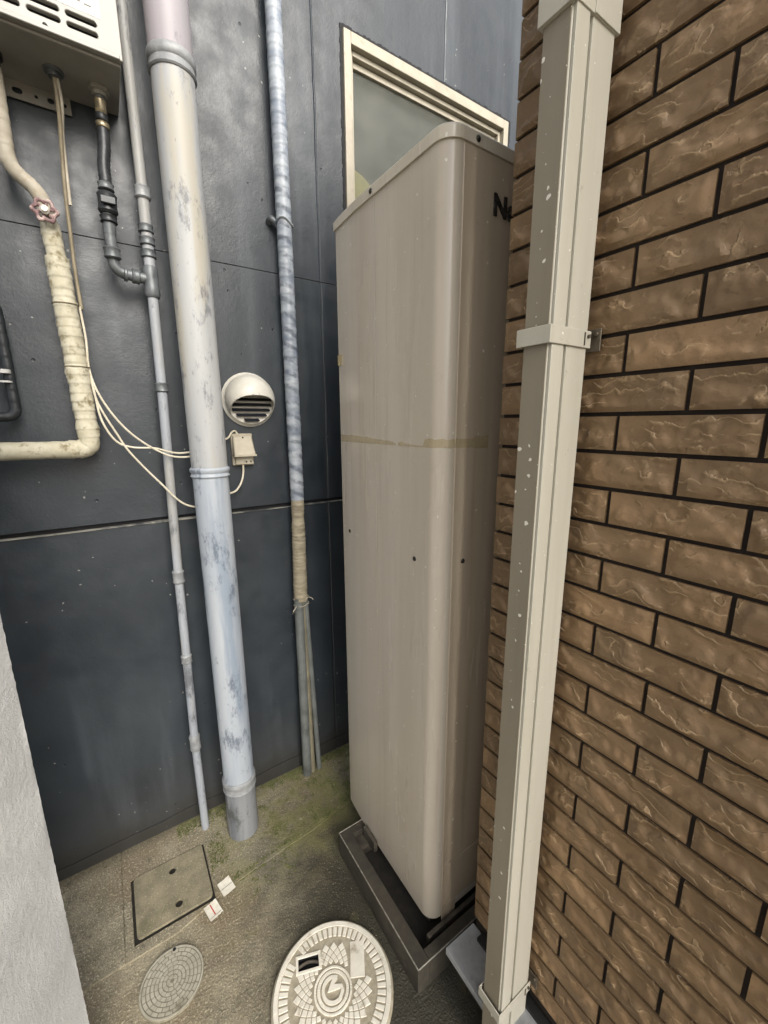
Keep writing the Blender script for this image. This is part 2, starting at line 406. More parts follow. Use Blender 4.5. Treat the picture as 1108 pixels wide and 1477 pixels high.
# ---- window
simple('window_frame', S(176, 168, 150), S(162, 154, 136), 14, .45, 0, .06, dirt=S(150, 138, 114), dscale=18, dlo=.6, dhi=.75)
simple('room_grey', S(120, 122, 118), S(100, 102, 98), 3, .8)
simple('pale_yellow', S(226, 216, 140), S(190, 186, 124), 9, .6)
t = NT('frosted_glass'); mx = t.n('ShaderNodeMixShader'); tr = t.n('ShaderNodeBsdfTransparent'); out = t.t.nodes['Material Output']
t.done(t.mix(t.ramp(t.noise(9, 5, .7), .3, .7), S(76, 80, 70), S(104, 105, 94)), .42)
mx.inputs[0].default_value = .34; t.l(tr.outputs[0], mx.inputs[1]); t.l(t.b.outputs[0], mx.inputs[2]); t.l(mx.outputs[0], out.inputs['Surface'])
# ---- covers
simple('cover_light', S(226, 221, 208), S(212, 207, 193), 30, .75, 0, .35, dirt=S(160, 150, 130), dscale=22, dlo=.54, dhi=.72)
simple('cover_dirt', S(172, 164, 145), S(146, 138, 119), 60, .9, 0, .4)
simple('small_cover_light', S(172, 168, 153), S(154, 150, 134), 40, .8, 0, .4, dirt=S(124, 119, 102), dscale=30)
simple('small_cover_dirt', S(134, 129, 112), S(116, 111, 95), 60, .9, 0, .4)
simple('paper', S(226, 222, 208), S(214, 208, 192), 60, .7, 0, .1, dirt=S(180, 170, 146), dscale=60, dlo=.6, dhi=.75)
simple('print_dark', S(66, 60, 54), S(96, 90, 80), 400, .8)
simple('print_red', S(190, 66, 60), S(176, 58, 54), 60, .7)
simple('moss', S(92, 96, 52), S(64, 70, 34), 60, .95, 0, .2, dirt=S(140, 134, 88), dscale=30)
simple('grit', S(176, 166, 140), S(120, 110, 88), 300, .9)

# ================================================================== SETTING
D = 1.667                      # plane of the dark wall
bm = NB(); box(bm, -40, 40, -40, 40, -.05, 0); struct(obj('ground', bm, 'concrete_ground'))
# raised concrete apron along the dark wall, open where the inspection lid sits
LX0, LX1, LY0, LY1 = -.118, .127, 1.288, 1.520
ap = NB(); AZ = .007; ye = lambda x: 1.302 + (x-.213)*.098
def slab(bm, pts, z1): prism(bm, pts, -.02, z1)
slab(ap, [(-4, 1.25), (-.1465, 1.25), (-.1465, 1.70), (-4, 1.70)], AZ)
slab(ap, [(-.1435, 1.25), (-.005, 1.25), (.127, 1.282), (.127, LY0-.003), (LX0-.003, LY0-.003), (LX0-.003, 1.70), (-.1435, 1.70)], AZ)
slab(ap, [(LX0-.003, LY1+.003), (LX1+.003, LY1+.003), (LX1+.003, 1.70), (LX0-.003, 1.70)], AZ)
pts = [(LX1+.003, 1.283)]
for k in range(60):
    x = .16 + k*.06; pts.append((x, (ye(x) if x < 1.6 else ye(1.6)) + .008*noise.noise(Vector((x*9, 3, 1)))))
slab(ap, pts + [(pts[-1][0], 1.70), (LX1+.003, 1.70)], AZ)
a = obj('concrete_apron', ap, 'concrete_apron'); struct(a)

# ---------------------------------------------------------------- dark building
db = thing('dark_painted_building', 'dark blue-grey painted building wall with a beige window behind the tall tank', 'building', (0.5, D, 0))
WX0, WX1, WZ0, WZ1 = .928, 1.850, 2.25, 3.098
bm = NB(); box(bm, -4, 5, D+.022, D+.18, 0, 1.9); obj('wall', bm, 'joint_dark', db)
bm = NB(); box(bm, -4, 5, D+.003, D+.021, 0, 1.300); obj('lower_panel', bm, 'dark_paint', db, bev=.004)
bm = NB(); box(bm, -4, 5, D, D+.021, 1.319, 2.2065); obj('middle_panel', bm, 'dark_paint', db, bev=.0015)
bm = NB(); HT = 5.4
for x0, x1, z0, z1 in ((-4, WX0, 2.209, HT), (WX1, 5, 2.209, HT), (WX0, WX1, WZ1, HT), (WX0, WX1, 2.209, WZ0)):
    box(bm, x0, x1, D, D+.18, z0, z1)
obj('upper_panel', bm, 'dark_paint', db)
bm = NB()   # pale mortar lip left along the top of the lower panel
n = 150
for i in range(n):
    x0 = -1.5+i*.02; t0 = noise.noise(Vector((x0*3, 0, 0))); hh = .004+.004*max(-.6, t0)
    box(bm, x0, x0+.0199, D-.003-.003*abs(t0), D+.015, 1.3005, 1.3005+hh)
obj('joint_lip', bm, 'joint_lip', db)
bm = NB(); n = 180
for i in range(n):  # rough, dirty footing strip
    x0 = -2+i*.02; hh = .055+.02*max(0, x0) + .012*noise.noise(Vector((x0*5, 1, 0)))
    box(bm, x0, x0+.02, D-.004, D+.002, 0, hh)
bmesh.ops.remove_doubles(bm, verts=bm.verts, dist=1e-5); obj('footing_strip', bm, 'dark_paint', db)
# rough paint edge round the window
bm = NB(); rr = random.Random(3)
for i in range(90):
    x0 = WX0-.012+i*(WX1-WX0+.03)/90; box(bm, x0, x0+.0104, D-.003, D+.02, WZ1+.001, WZ1+.012+.012*rr.random()*(.5+.5*noise.noise(Vector((i*.2, 0, 0)))))
for i in range(60):
    z0 = 2.2+i*.0152; box(bm, WX0-.010-.004*rr.random(), WX0-.001, D-.0028, D+.02, z0, z0+.0150)
for i in range(60):
    z0 = 2.2+i*.0152; box(bm, WX1+.001, WX1+.018+.006*rr.random(), D-.0028, D+.02, z0, z0+.0150)
obj('window_surround', bm, 'joint_dark', db)
# window
win = NB()
def fr(bm, x0, x1, z0, z1, wd, y0, y1, wt=None):
    wt = wt or wd
    box(bm, x0, x0+wd, y0, y1, z0, z1); box(bm, x1-wd, x1, y0, y1, z0, z1)
    box(bm, x0+wd, x1-wd, y0, y1, z1-wt, z1); box(bm, x0+wd, x1-wd, y0, y1, z0, z0+wt)
fr(win, WX0, WX1, WZ0, WZ1, .032, D-.012, D+.09, .040)
wo = obj('window', win, 'window_frame', db, bev=.003)
bm = NB(); fr(bm, WX0+.033, WX1-.033, WZ0+.041, WZ1-.041, .016, D+.010, D+.06, .018); obj('inner_frame', bm, 'window_frame', wo, bev=.002)
bm = NB(); fr(bm, WX0+.050, WX1-.050, WZ0+.060, WZ1-.060, .012, D+.030, D+.055, .022); obj('sash', bm, 'window_frame', wo, bev=.002)
bm = NB(); box(bm, WX0+.062, WX1-.062, D+.040, D+.045, WZ0+.082, WZ1-.082); obj('pane', bm, 'frosted_glass', wo)
bm = NB(); box(bm, WX0+.035, WX1-.035, D+.075, D+.088, WZ0+.045, WZ1-.045); obj('inner_blind', bm, 'room_grey', wo)
bm = NB(); cur = [(.985, 2.34), (1.24, 2.34), (1.22, 2.50), (1.16, 2.585), (1.10, 2.635), (1.04, 2.672), (.985, 2.690)]
va = [bm.verts.new((x, D+.052, z)) for x, z in cur]; vb = [bm.verts.new((x, D+.070, z)) for x, z in cur]
for i in range(len(cur)): bm.faces.new((va[i], va[(i+1) % len(cur)], vb[(i+1) % len(cur)], vb[i]))
bm.faces.new(va[::-1]); bm.faces.new(vb)
obj('yellow_cloth', bm, 'pale_yellow', wo, bev=.006)

# ---------------------------------------------------------------- tiled building
BX, CY = .780, .680            # tile face plane, outside corner
tb = thing('tiled_building', 'brown rock-faced tiled building corner beside the beige tank', 'building', (BX, CY, 0))
BZ0, PIT, LEN = .116, .0692, .2083
J0 = 1.663                     # height of one bed joint
bm = NB(); box(bm, BX+.006, 4.5, -1.66, CY-.006, .100, 3.08); obj('wall', bm, 'dark_grout', tb)
bm = NB(); box(bm, BX-.045, 4.5, -1.68, CY-.02, -.0868, .0985); obj('foundation', bm, 'plinth_concrete', tb, bev=.004)
bm = NB(); box(bm, BX-.022, BX+.003, -1.66, CY-.035, .1037, .1157); obj('sealing_strip', bm, 'black_rubber', tb, bev=.001, seg=1)
bm = NB()
box(bm, .668, BX+.004, -1.67, CY+.004, .1005, .1035); box(bm, .668, .6705, -1.67, CY+.004, .080, .1003)
obj('flashing', bm, 'flashing_metal', tb, bev=.001, seg=1)
TH = .0115
def tile_mesh(L, H, seed, nx=22, nz=14, stub=False):
    bm = NB(); o = Vector((seed*13.7, seed*5.1, 0)); g = []
    q = random.Random(seed); sl = q.uniform(-.3, .3); lip = q.uniform(.35, .6)
    for j in range(nz+1):
        row = []
        for i in range(nx+1):
            u, v = i/nx, j/nz; y, z = u*L, v*H
            e = min(min(u, 1-u)*L/.016, min(v, 1-v)*H/.010, 1.0); e = e*e*(3-2*e)
            p = Vector((y*11, z*22, 0))+o
            a = noise.noise(p); rdg = 1-abs(noise.noise(p*1.3+Vector((9, 3, 1)))*2.2)
            c = lip + sl*(u-.5) + .22*math.sin(u*5+seed)
            wv_ = .34*noise.noise(Vector((y*26+seed, 0, 4))) + .13*noise.noise(Vector((y*75+seed, 3, 4)))
            step = 1/(1+math.exp(-(v-c-wv_)*24)) - .45/(1+math.exp(-(v-c+.42-wv_*1.7)*20))*max(0, noise.noise(Vector((y*18+seed, 9, 1)))*2)
            d = .0034 + .0014*a + .0020*max(0, rdg)**2*abs(a)*1.5 - .0050*step + .0006*noise.noise(p*3.1)
            d = max(d, -.0030)
            row.append(bm.verts.new((-(TH + d*e*1.15), y, z)))
        g.append(row)
    for j in range(nz):
        for i in range(nx): bm.faces.new((g[j][i], g[j+1][i], g[j+1][i+1], g[j][i+1]))
    ring = [g[0][i] for i in range(nx+1)] + [g[j][nx] for j in range(1, nz+1)] + [g[nz][i] for i in range(nx-1, -1, -1)] + [g[j][0] for j in range(nz-1, 0, -1)]
    back = [bm.verts.new((.002, v.co.y, v.co.z)) for v in ring]
    for i in range(len(ring)): bm.faces.new((ring[i], ring[(i+1) % len(ring)], back[(i+1) % len(back)], back[i]))
    return bm
JT = .0078
def tile_data(L, seed, nx):
    me = bpy.data.meshes.new('brick'); bm = tile_mesh(L, PIT-JT, seed, nx); bmesh.ops.recalc_face_normals(bm, faces=bm.faces); bm.to_mesh(me); bm.free()
    me.materials.append(M['brown_tile'])
    for p in me.polygons: p.use_smooth = True
    try: me.set_sharp_from_angle(angle=R(34))
    except Exception: pass
    return me
full = [tile_data(LEN-JT, s, 44) for s in range(18)]
cut_a = [tile_data(CY-.6155-JT/2, 40+s, 13) for s in range(4)]      # short end tile
cut_b = [tile_data(CY-.5115-JT/2, 60+s, 34) for s in range(4)]     # long end tile
br = random.Random(11); far = NB(); cnt = 0
def put_tile(me, y, z):
    global cnt
    o = bpy.data.objects.new('brick', me); link(o); o.parent = tb
    o.location = (BX - .0-BX + br.uniform(-.0006, .0006) + .012, y-CY, z); cnt += 1
k0 = math.ceil((BZ0-J0)/PIT - .001)
for k in range(k0, 56):
    z = J0 + k*PIT + JT/2; par = k % 2
    if z + PIT > 3.08: break
    jy = .300 if par == 0 else .4065       # a head joint of this course
    head = jy
    while head + LEN < CY - .02: head += LEN
    row = [(head+JT/2, (cut_a if CY-head < .1 else cut_b))]
    y = head - LEN
    while y > -1.6: row.append((y+JT/2, full)); y -= LEN
    for y, pool in row:
        if y > -.26 and z < 2.75: put_tile(br.choice(pool), y, z)
        else:
            x1 = BX+.010; box(far, BX-.002+br.uniform(-.002, .001), x1, y, min(y+LEN-JT, CY), z, z+PIT-JT)
bm = NB(); box(bm, BX-.05, 4.55, -1.72, CY+.05, 3.081, 3.14); obj('roof_edge', bm, 'flashing_metal', tb, bev=.004)
for k in range(k0, 40):
    z = J0 + k*PIT + JT/2
    if z + PIT > 3.08: break
    for i in range(14):
        x0 = BX + .004 + i*LEN + (LEN/2 if k % 2 else 0); box(far, x0, x0+LEN-JT, CY-.008, CY+.001, z, z+PIT-JT)
fo = obj('brick_field', far, 'brown_tile', tb); fo['kind'] = 'stuff'
tb.location = (.741, .646, .0825); tb.scale = (.95, .95, .95)

# ---------------------------------------------------------------- stucco wall on the left
SX, SY = -.200, .985
bm = NB()
ys = [-5, -3, -1.5, -.6, 0] + [.12+.0055*i for i in range(int((SY-.12)/.0055))] + [SY-.002]
zs = [0+.0065*i for i in range(240)] + [1.7, 1.9, 2.3, 2.8, 3.2]
g = []
for z in zs:
    row = []
    for y in ys:
        d = 0
        if y > .1 and z < 1.56 and y < SY-.003:
            p = Vector((0, y*150, z*150)); d = .0016*noise.noise(p) + .0008*noise.noise(p*2.3) + .003*noise.noise(p*.06)
        row.append(bm.verts.new((SX+d, y + (.0015*noise.noise(Vector((z*70, 0, 0))) if y > SY-.01 else 0), z)))
    g.append(row)
for j in range(len(zs)-1):
    for i in range(len(ys)-1): bm.faces.new((g[j][i], g[j][i+1], g[j+1][i+1], g[j+1][i]))
ny, nz = len(ys)-1, len(zs)-1
bk = {}
def bv(x, y, z): return bm.verts.new((x, y, z))
e_far = [bv(SX-.15, SY, z) for z in zs]
for j in range(nz): bm.faces.new((g[j][ny], e_far[j], e_far[j+1], g[j+1][ny]))
top_b = [bv(SX-.15, y, zs[-1]) for y in ys[:-1]] + [e_far[-1]]
for i in range(ny): bm.faces.new((g[nz][i], g[nz][i+1], top_b[i+1], top_b[i]))
v0, v1 = bv(SX-.15, ys[0], 0), top_b[0]
bm.faces.new((g[0][0], *[g[j][0] for j in range(1, nz+1)], v1, v0)); bm.faces.new([v0, v1] + top_b[1:] + e_far[-2::-1])
o = obj('stucco_wall', bm, 'stucco', None, smooth=True, loc=(SX-.07, SY-.3, 0))
o.rotation_euler.z = R(-36); o.location = Vector((SX, SY, 0)) + Matrix.Rotation(R(-36), 3, 'Z') @ (o.location-Vector((SX, SY, 0)))
tag(o, 'pale grey rough stucco wall end facing the alley', 'wall')

# ================================================================== THINGS
# ---------------------------------------------------------------- storage tank
TX0, TX1, TY0, TY1, TZ0, TZ1 = .650, 1.230, .738, 1.255, .140, 2.222
def bend(y): return .0 if y < 1.06 else .010*((y-1.06)/(TY1-1.06))**2
def tank_plan(m, r=.042):
    P = rrect(TX0-m, TX1+m, TY0-m, TY1+m, r, 10); Q = []
    for x, y in P:
        if x < TX0+.06 and y > TY1-.06: continue
        Q.append((x, y))
    for k in range(13):
        y = TY1+m - (TY1+m-1.04)*k/12; Q.append((TX0-m+bend(y), y))
    return Q
tk = thing('storage_water_heater', 'tall beige steel storage water heater tank on its concrete plinth', 'water heater', (.94, 1.0, .0402))
bm = NB(); prism(bm, tank_plan(0), TZ0, TZ1); body = obj('body', bm, 'tank_paint', tk, smooth=True)
bm = NB(); out = tank_plan(.005, .046); inn = tank_plan(.001, .043)
n = len(out); r0 = [bm.verts.new((*p, TZ1-.002)) for p in out]; r1 = [bm.verts.new((*p, TZ1+.021)) for p in out]; r2 = [bm.verts.new((*p, TZ1+.026)) for p in inn]
for i in range(n):
    j = (i+1) % n; bm.faces.new((r0[i], r0[j], r1[j], r1[i])); bm.faces.new((r1[i], r1[j], r2[j], r2[i]))
bm.faces.new(r2); bm.faces.new(r0[::-1]); cap = obj('top_cap', bm, 'tank_cap', tk, smooth=True)
bm = NB(); box(bm, .6935, 1.186, TY0-.0022, TY0+.004, .336, TZ1-.004); obj('front_panel', bm, 'tank_front', tk, bev=.001, seg=1)
bm = NB(); box(bm, .6935, 1.186, TY0-.0030, TY0+.004, .172, .3335); box(bm, .694, .752, TY0-.0030, TY0-.0008, .104, .1718); obj('lower_front_panel', bm, 'tank_front', tk, bev=.001, seg=1)
def screw_at(p, axis, parent, r=.0052):
    bm = NB(); lathe(bm, [(r*1.25, -.002), (r*1.25, .0006), (r, .0026), (r*.5, .0038), (.0004, .004)], p, axis, 14); return obj('screw', bm, 'screw', parent, smooth=True)
for p, ax in (((TX0, .834, 1.294), 'x'), ((TX0+bend(1.198), 1.198, 1.291), 'x'), ((.7305, TY0-.0022, 1.300), 'y'), ((TX0-.005, 1.027, TZ1+.010), 'x'), ((.729, TY0-.005, TZ1+.010), 'y')): screw_at(p, ax, tk)
for lx in (.705, 1.175):
    for ly in (.80, 1.20):
        bm = NB(); box(bm, lx-.028, lx+.028, ly-.028, ly-.024, .083, TZ0+.01); box(bm, lx-.028, lx-.024, ly-.0238, ly+.03, .083, TZ0+.01)
        box(bm, lx-.0238, lx+.04, ly-.0238, ly+.04, .083, .087); lathe(bm, [(.008, .087), (.008, .10)], (lx, ly+.005, 0), 'z', 6)
        obj('leg', bm, 'leg_steel', tk)
bm = NB(); box(bm, .72, 1.17, .80, 1.2, .128, .1395); obj('underside', bm, 'black_rubber', tk)
# perished tape round the body
per = []
for k in range(50): per.append((TX0-.0009+bend(1.252-k*.0095), 1.252-k*.0095))
arc = [(TX0+.042-.0427*math.cos(R(a)), TY0+.042-.0427*math.sin(R(a))) for a in range(6, 91, 7)]
per = [p for p in per if p[1] > TY0+.044] + arc + [(x, TY0-.0007 if x < .693 else TY0-.0030) for x in (.6925, .6932, .70, .715, .73, .745, .76, .775, .79, .804)]
bm = NB(); prev = None
for i, p in enumerate(per):
    s = i/(len(per)-1); yy = p[1]
    hi = 1.611 + .004*noise.noise(Vector((i*.35, 2, 0))); lo = 1.590
    if i < 48: hi = 1.612 - .020*max(0, (i-12)/36) + .003*noise.noise(Vector((i*.5, 5, 0)))
    if 33 <= i <= 38: hi = lo+.004+.003*abs(i-35)
    if p[0] > .745: hi += .006; lo -= .003
    cur = (bm.verts.new((p[0], p[1], lo)), bm.verts.new((p[0], p[1], max(hi, lo+.001))))
    if prev and i not in (36,): bm.faces.new((prev[0], cur[0], cur[1], prev[1]))
    prev = cur
obj('tape_strip', bm, 'old_tape', tk)
bm = NB(); box(bm, TX0+.0045, TX0+.0085, 1.225, 1.252, 1.830, 1.862); obj('tape_scrap', bm, 'old_tape', tk)
# raised lettering on the front
cu = bpy.data.curves.new('letters', 'FONT'); cu.body = 'Na'; cu.size = .060; cu.extrude = .0016; cu.offset = .0016; cu.space_character = 1.08; cu.bevel_depth = .0003
tmp = link(bpy.data.objects.new('tmp', cu)); bpy.context.view_layer.update()
me = bpy.data.meshes.new_from_object(tmp.evaluated_get(bpy.context.evaluated_depsgraph_get())); bpy.data.objects.remove(tmp); bpy.data.curves.remove(cu)
me.materials.clear(); me.materials.append(M['chrome_letter'])
lo = link(bpy.data.objects.new('lettering', me)); lo.parent = tk; lo.matrix_basis = Matrix.Translation(Vector((.783, TY0-.0040, 2.105))-base_of(tk)) @ Matrix.Rotation(R(90), 4, 'X')
lo['label'] = 'raised dark letters Na on the tank front'

tk.location = (.9654, 1.027, -.0034); tk.scale = (1.027, 1.027, 1.027)

# ---------------------------------------------------------------- plinth
bm = NB(); box(bm, .568, .612, .690, 1.185, 0, .0985); box(bm, .6121, 1.32, .690, .722, 0, .0985); box(bm, .6121, 1.32, 1.15, 1.185, 0, .0985); box(bm, 1.28, 1.32, .7221, 1.1499, 0, .0985)
pl = thing('concrete_plinth', 'grey steel-edged concrete plinth under the tall tank', 'plinth', (.94, .94, 0))
obj('slab', bm, 'plinth_concrete', pl, bev=.003)
bm = NB()
box(bm, .5668, .5705, .6888, 1.1862, .0965, .1000); box(bm, .5707, 1.321, .6888, .6925, .0965, .1000); box(bm, .5707, 1.321, 1.1825, 1.1862, .0965, .1000)
obj('edge_trim', bm, 'worn_edge', pl, bev=.0012, seg=1)
bm = NB(); box(bm, .6121, 1.2799, .7221, 1.1499, 0, .040); obj('recess_floor', bm, 'recess_dirt', pl)
bm = NB(); box(bm, .6125, .70, 1.10, 1.149, .0402, .075); box(bm, .650, .665, 1.06, 1.14, .0752, .12); obj('anchor_bracket', bm, 'leg_steel', pl, bev=.002)
bm = NB(); box(bm, .645, 1.27, .735, .748, .0402, .095); obj('base_rail', bm, 'leg_steel', pl, bev=.002)

# ---------------------------------------------------------------- square down pipe on the tiles
PX0, PX1, PY0, PY1 = .648, .755, .468, .5205
dpi = thing('square_downpipe', 'cream square rain downpipe strapped to the brown tiles', 'downpipe', (.70, .49, .0))
bm = NB(); box(bm, PX0+.0012, PX1, PY0+.0010, PY1, -.084, 2.335); obj('pipe', bm, 'downpipe_cream', dpi, bev=.003)
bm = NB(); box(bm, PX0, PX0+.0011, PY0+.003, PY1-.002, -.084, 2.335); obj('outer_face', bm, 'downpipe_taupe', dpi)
bm = NB(); box(bm, PX0+.003, PX0+.036, PY0-.0050, PY0+.0009, -.084, 2.335); box(bm, PX0+.045, PX1-.002, PY0-.0044, PY0+.0009, -.084, 2.335); obj('near_face_rib', bm, 'downpipe_cream', dpi, bev=.001)
bm = NB(); box(bm, PX0-.007, PX1+.005, PY0-.0075, PY1+.005, 2.250, 2.9)
box(bm, PX0+.043, PX1+.0045, PY0-.0095, PY0-.0077, 2.2505, 2.9); obj('socket', bm, 'downpipe_cream', dpi, bev=.003)
def strap(z, parent):
    bm = NB(); e = .0058; t_ = .003
    box(bm, PX0-e-t_, PX0-e, PY0-e-t_, PY1+e+t_, z, z+.030); box(bm, PX0-e+.0001, PX1+.004, PY0-e-t_, PY0-e, z+.0003, z+.0297)
    box(bm, PX0-e+.0001, PX1+.004, PY1+e, PY1+e+t_, z+.0003, z+.0297)
    s = obj('strap', bm, 'downpipe_cream', parent, bev=.0012)
    bm = NB(); box(bm, PX1-.018, PX1-.0165, PY0-e-t_-.0022, PY0-e-t_+.001, z+.004, z+.026); lathe(bm, [(.0035, 0), (.0035, .004)], (PX1-.006, PY0-e-t_, z+.02), 'y', 8); obj('hinge', bm, 'leg_steel', s)
    bm = NB(); box(bm, PX1+.0042, BX-.006, PY0+.006, PY1-.006, z+.007, z+.023); box(bm, BX-.0058, BX-.003, PY0-.018, PY1, z-.004, z+.036)
    lathe(bm, [(.004, 0), (.004, .004)], (BX-.0058, PY0-.010, z+.026), 'x', 8); obj('wall_bracket', bm, 'galvanised', s, bev=.0008, seg=1)
strap(1.780, dpi); strap(.180, dpi)
dpi.location = (.665, .4655, .0825); dpi.scale = (.95, .95, .95)

# ---------------------------------------------------------------- large drain pipe by the dark wall
gp = thing('drain_pipe', 'thick weathered grey plastic drain pipe standing before the dark wall', 'drain pipe', (.284, 1.498, 0))
cx_, cy_, pr = .284, 1.498, .0575
def vpipe(z0, z1, r, m, name='pipe', par=gp, c=(cx_, cy_), seg=40):
    bm = NB(); prof = [(r, z0+(z1-z0)*i/24) for i in range(25)]
    lathe(bm, prof, (c[0], c[1], 0), 'z', seg); return obj(name, bm, m, par, smooth=True)
vpipe(0, .245, .0585, 'pvc_low', 'base_pipe'); vpipe(.2455, 1.490, pr, 'pvc_mid'); vpipe(1.4905, 2.630, pr, 'pvc_upper'); vpipe(2.6305, 5.2, pr+.001, 'pvc_top')
def band(z, prof, m='pipe_band', par=gp, c=(cx_, cy_), seg=40):
    bm = NB(); lathe(bm, prof, (c[0], c[1], z), 'z', seg, cap=False); return obj('coupling', bm, m, par, smooth=True)
ring = lambda r, a: [(r-.002, -a), (r+.003, -a+.001), (r+.006, -a+.005), (r+.003, -a+.010), (r+.002, -.002), (r+.006, .003), (r+.0065, a-.006), (r+.003, a-.001), (r-.002, a)]
band(.245, ring(pr, .026)); band(1.490, ring(pr, .017), 'pvc_mid'); band(2.630, ring(pr, .026))
bm = NB(); box(bm, cx_-.008, cx_+.008, cy_+.050, D-.001, 2.60, 2.612); box(bm, cx_-.008, cx_+.008, cy_+.050, D-.001, .26, .272); obj('wall_stay', bm, 'pipe_band', gp)

# ---------------------------------------------------------------- thin gas pipe with branch to the heater
G = (.164, 1.590)
gs = thing('gas_pipe', 'thin grey painted gas pipe with branch elbow left of the drain pipe', 'gas pipe', (.150, 1.585, 0))
def seg_(a, b, r, m, name, par, seg=16):
    bm = NB(); tube(bm, resample([a, b], .05), r, seg); return obj(name, bm, m, par, smooth=True)
seg_((.152, 1.588, .0), (.150, 1.588, .42), .0148, 'gas_pipe_paint', 'pipe', gs); seg_((.150, 1.588, .4205), (.160, 1.590, 1.10), .0150, 'gas_pipe_paint', 'pipe', gs)
seg_((.160, 1.590, 1.1005), (.176, 1.590, 1.77), .0150, 'gas_pipe_paint', 'pipe', gs); seg_((.176, 1.590, 1.7705), (.180, 1.590, 2.06), .0150, 'gas_pipe_paint', 'pipe', gs)
seg_((.181, 1.590, 2.062), (.184, 1.590, 2.33), .0160, 'gas_pipe_paint', 'pipe', gs); seg_((.184, 1.590, 2.331), (.186, 1.590, 5.1), .0148, 'gas_pipe_paint', 'pipe', gs)
def cpl(p, q, r, m='pipe_band', par=gs, name='coupling'):
    p, q = Vector(p), Vector(q); bm = NB(); tube(bm, [p, p.lerp(q, .12), p.lerp(q, .3), p.lerp(q, .5), p.lerp(q, .7), p.lerp(q, .88), q], lambda i, t: r*(.86 if i in (0, 6) else (1.06 if i in (1, 5) else .98)), 18); return obj(name, bm, m, par, smooth=True)
cpl((.150, 1.588, .385), (.150, 1.588, .455), .0195); cpl((.155, 1.589, .765), (.155, 1.589, .800), .0180); cpl((.160, 1.590, 1.085), (.160, 1.590, 1.135), .0190)
cpl((.176, 1.590, 1.752), (.176, 1.590, 1.782), .0195, 'fitting_grey'); cpl((.184, 1.590, 2.315), (.184, 1.590, 2.350), .0215)
for z in (2.165, 2.20, 2.235): cpl((.182, 1.590, z-.012), (.182, 1.590, z+.012), .0205, 'fitting_grey')
cpl((.1805, 1.590, 2.040), (.1805, 1.590, 2.130), .0215, 'fitting_grey', name='tee')
bm = NB(); tube(bm, fillet([(.180, 1.590, 2.092), (.085, 1.585, 2.098), (.084, 1.575, 2.20)], .032, 8), .0155, 16); obj('branch', bm, 'fitting_grey', gs, smooth=True)
cpl((.150, 1.589, 2.094), (.128, 1.588, 2.095), .0205, 'fitting_grey'); cpl((.118, 1.587, 2.095), (.108, 1.587, 2.096), .019, 'fitting_grey'); cpl((.084, 1.578, 2.130), (.084, 1.576, 2.160), .0215, 'fitting_grey', name='elbow_collar')
seg_((.084, 1.576, 2.195), (.087, 1.572, 2.25), .0165, 'fitting_grey', 'pipe', gs); cpl((.086, 1.573, 2.222), (.086, 1.573, 2.242), .0210, 'fitting_dark')
cpl((.087, 1.572, 2.246), (.089, 1.570, 2.300), .0240, 'fitting_dark', name='gas_cock'); cpl((.089, 1.570, 2.305), (.0895, 1.570, 2.325), .0195, 'fitting_grey')
bm = NB(); box(bm, .070, .108, 1.538, 1.548, 2.262, 2.282); obj('cock_lever', bm, 'fitting_dark', gs, bev=.003)
bm = NB(); tube(bm, spline([(.090, 1.570, 2.325), (.091, 1.570, 2.37), (.098, 1.570, 2.42), (.100, 1.568, 2.470)], 8), lambda i, t: .0150+.0012*(i % 2), 16); obj('flexible_hose', bm, 'fitting_dark', gs, smooth=True)
cpl((.100, 1.568, 2.458), (.1005, 1.568, 2.474), .0165, 'brass_nut', name='hose_nut'); cpl((.1005, 1.568, 2.475), (.101, 1.568, 2.495), .0155, 'fitting_dark', name='hose_nut'); cpl((.101, 1.568, 2.496), (.102, 1.568, 2.530), .0140, 'brass_nut', name='hose_nut')
seg_((.102, 1.568, 2.530), (.102, 1.568, 2.5552), .012, 'fitting_grey', 'inlet_stub', gs)
bm = NB(); box(bm, .165, .19, 1.604, D-.0005, 1.758, 1.778); obj('wall_clip', bm, 'pipe_band', gs, bev=.002)

# ---------------------------------------------------------------- wall-hung gas heater
HZ = 2.556; HY = 1.450; HX0, HX1 = -.30, .156
hh = thing('wall_heater', 'white wall-hung gas water heater box with slotted front', 'water heater', (-.07, 1.56, HZ))
bm = NB(); box(bm, HX0+.006, HX1-.004, HY+.004, D-.001, HZ, 3.15); obj('case', bm, 'heater_under', hh, bev=.004)
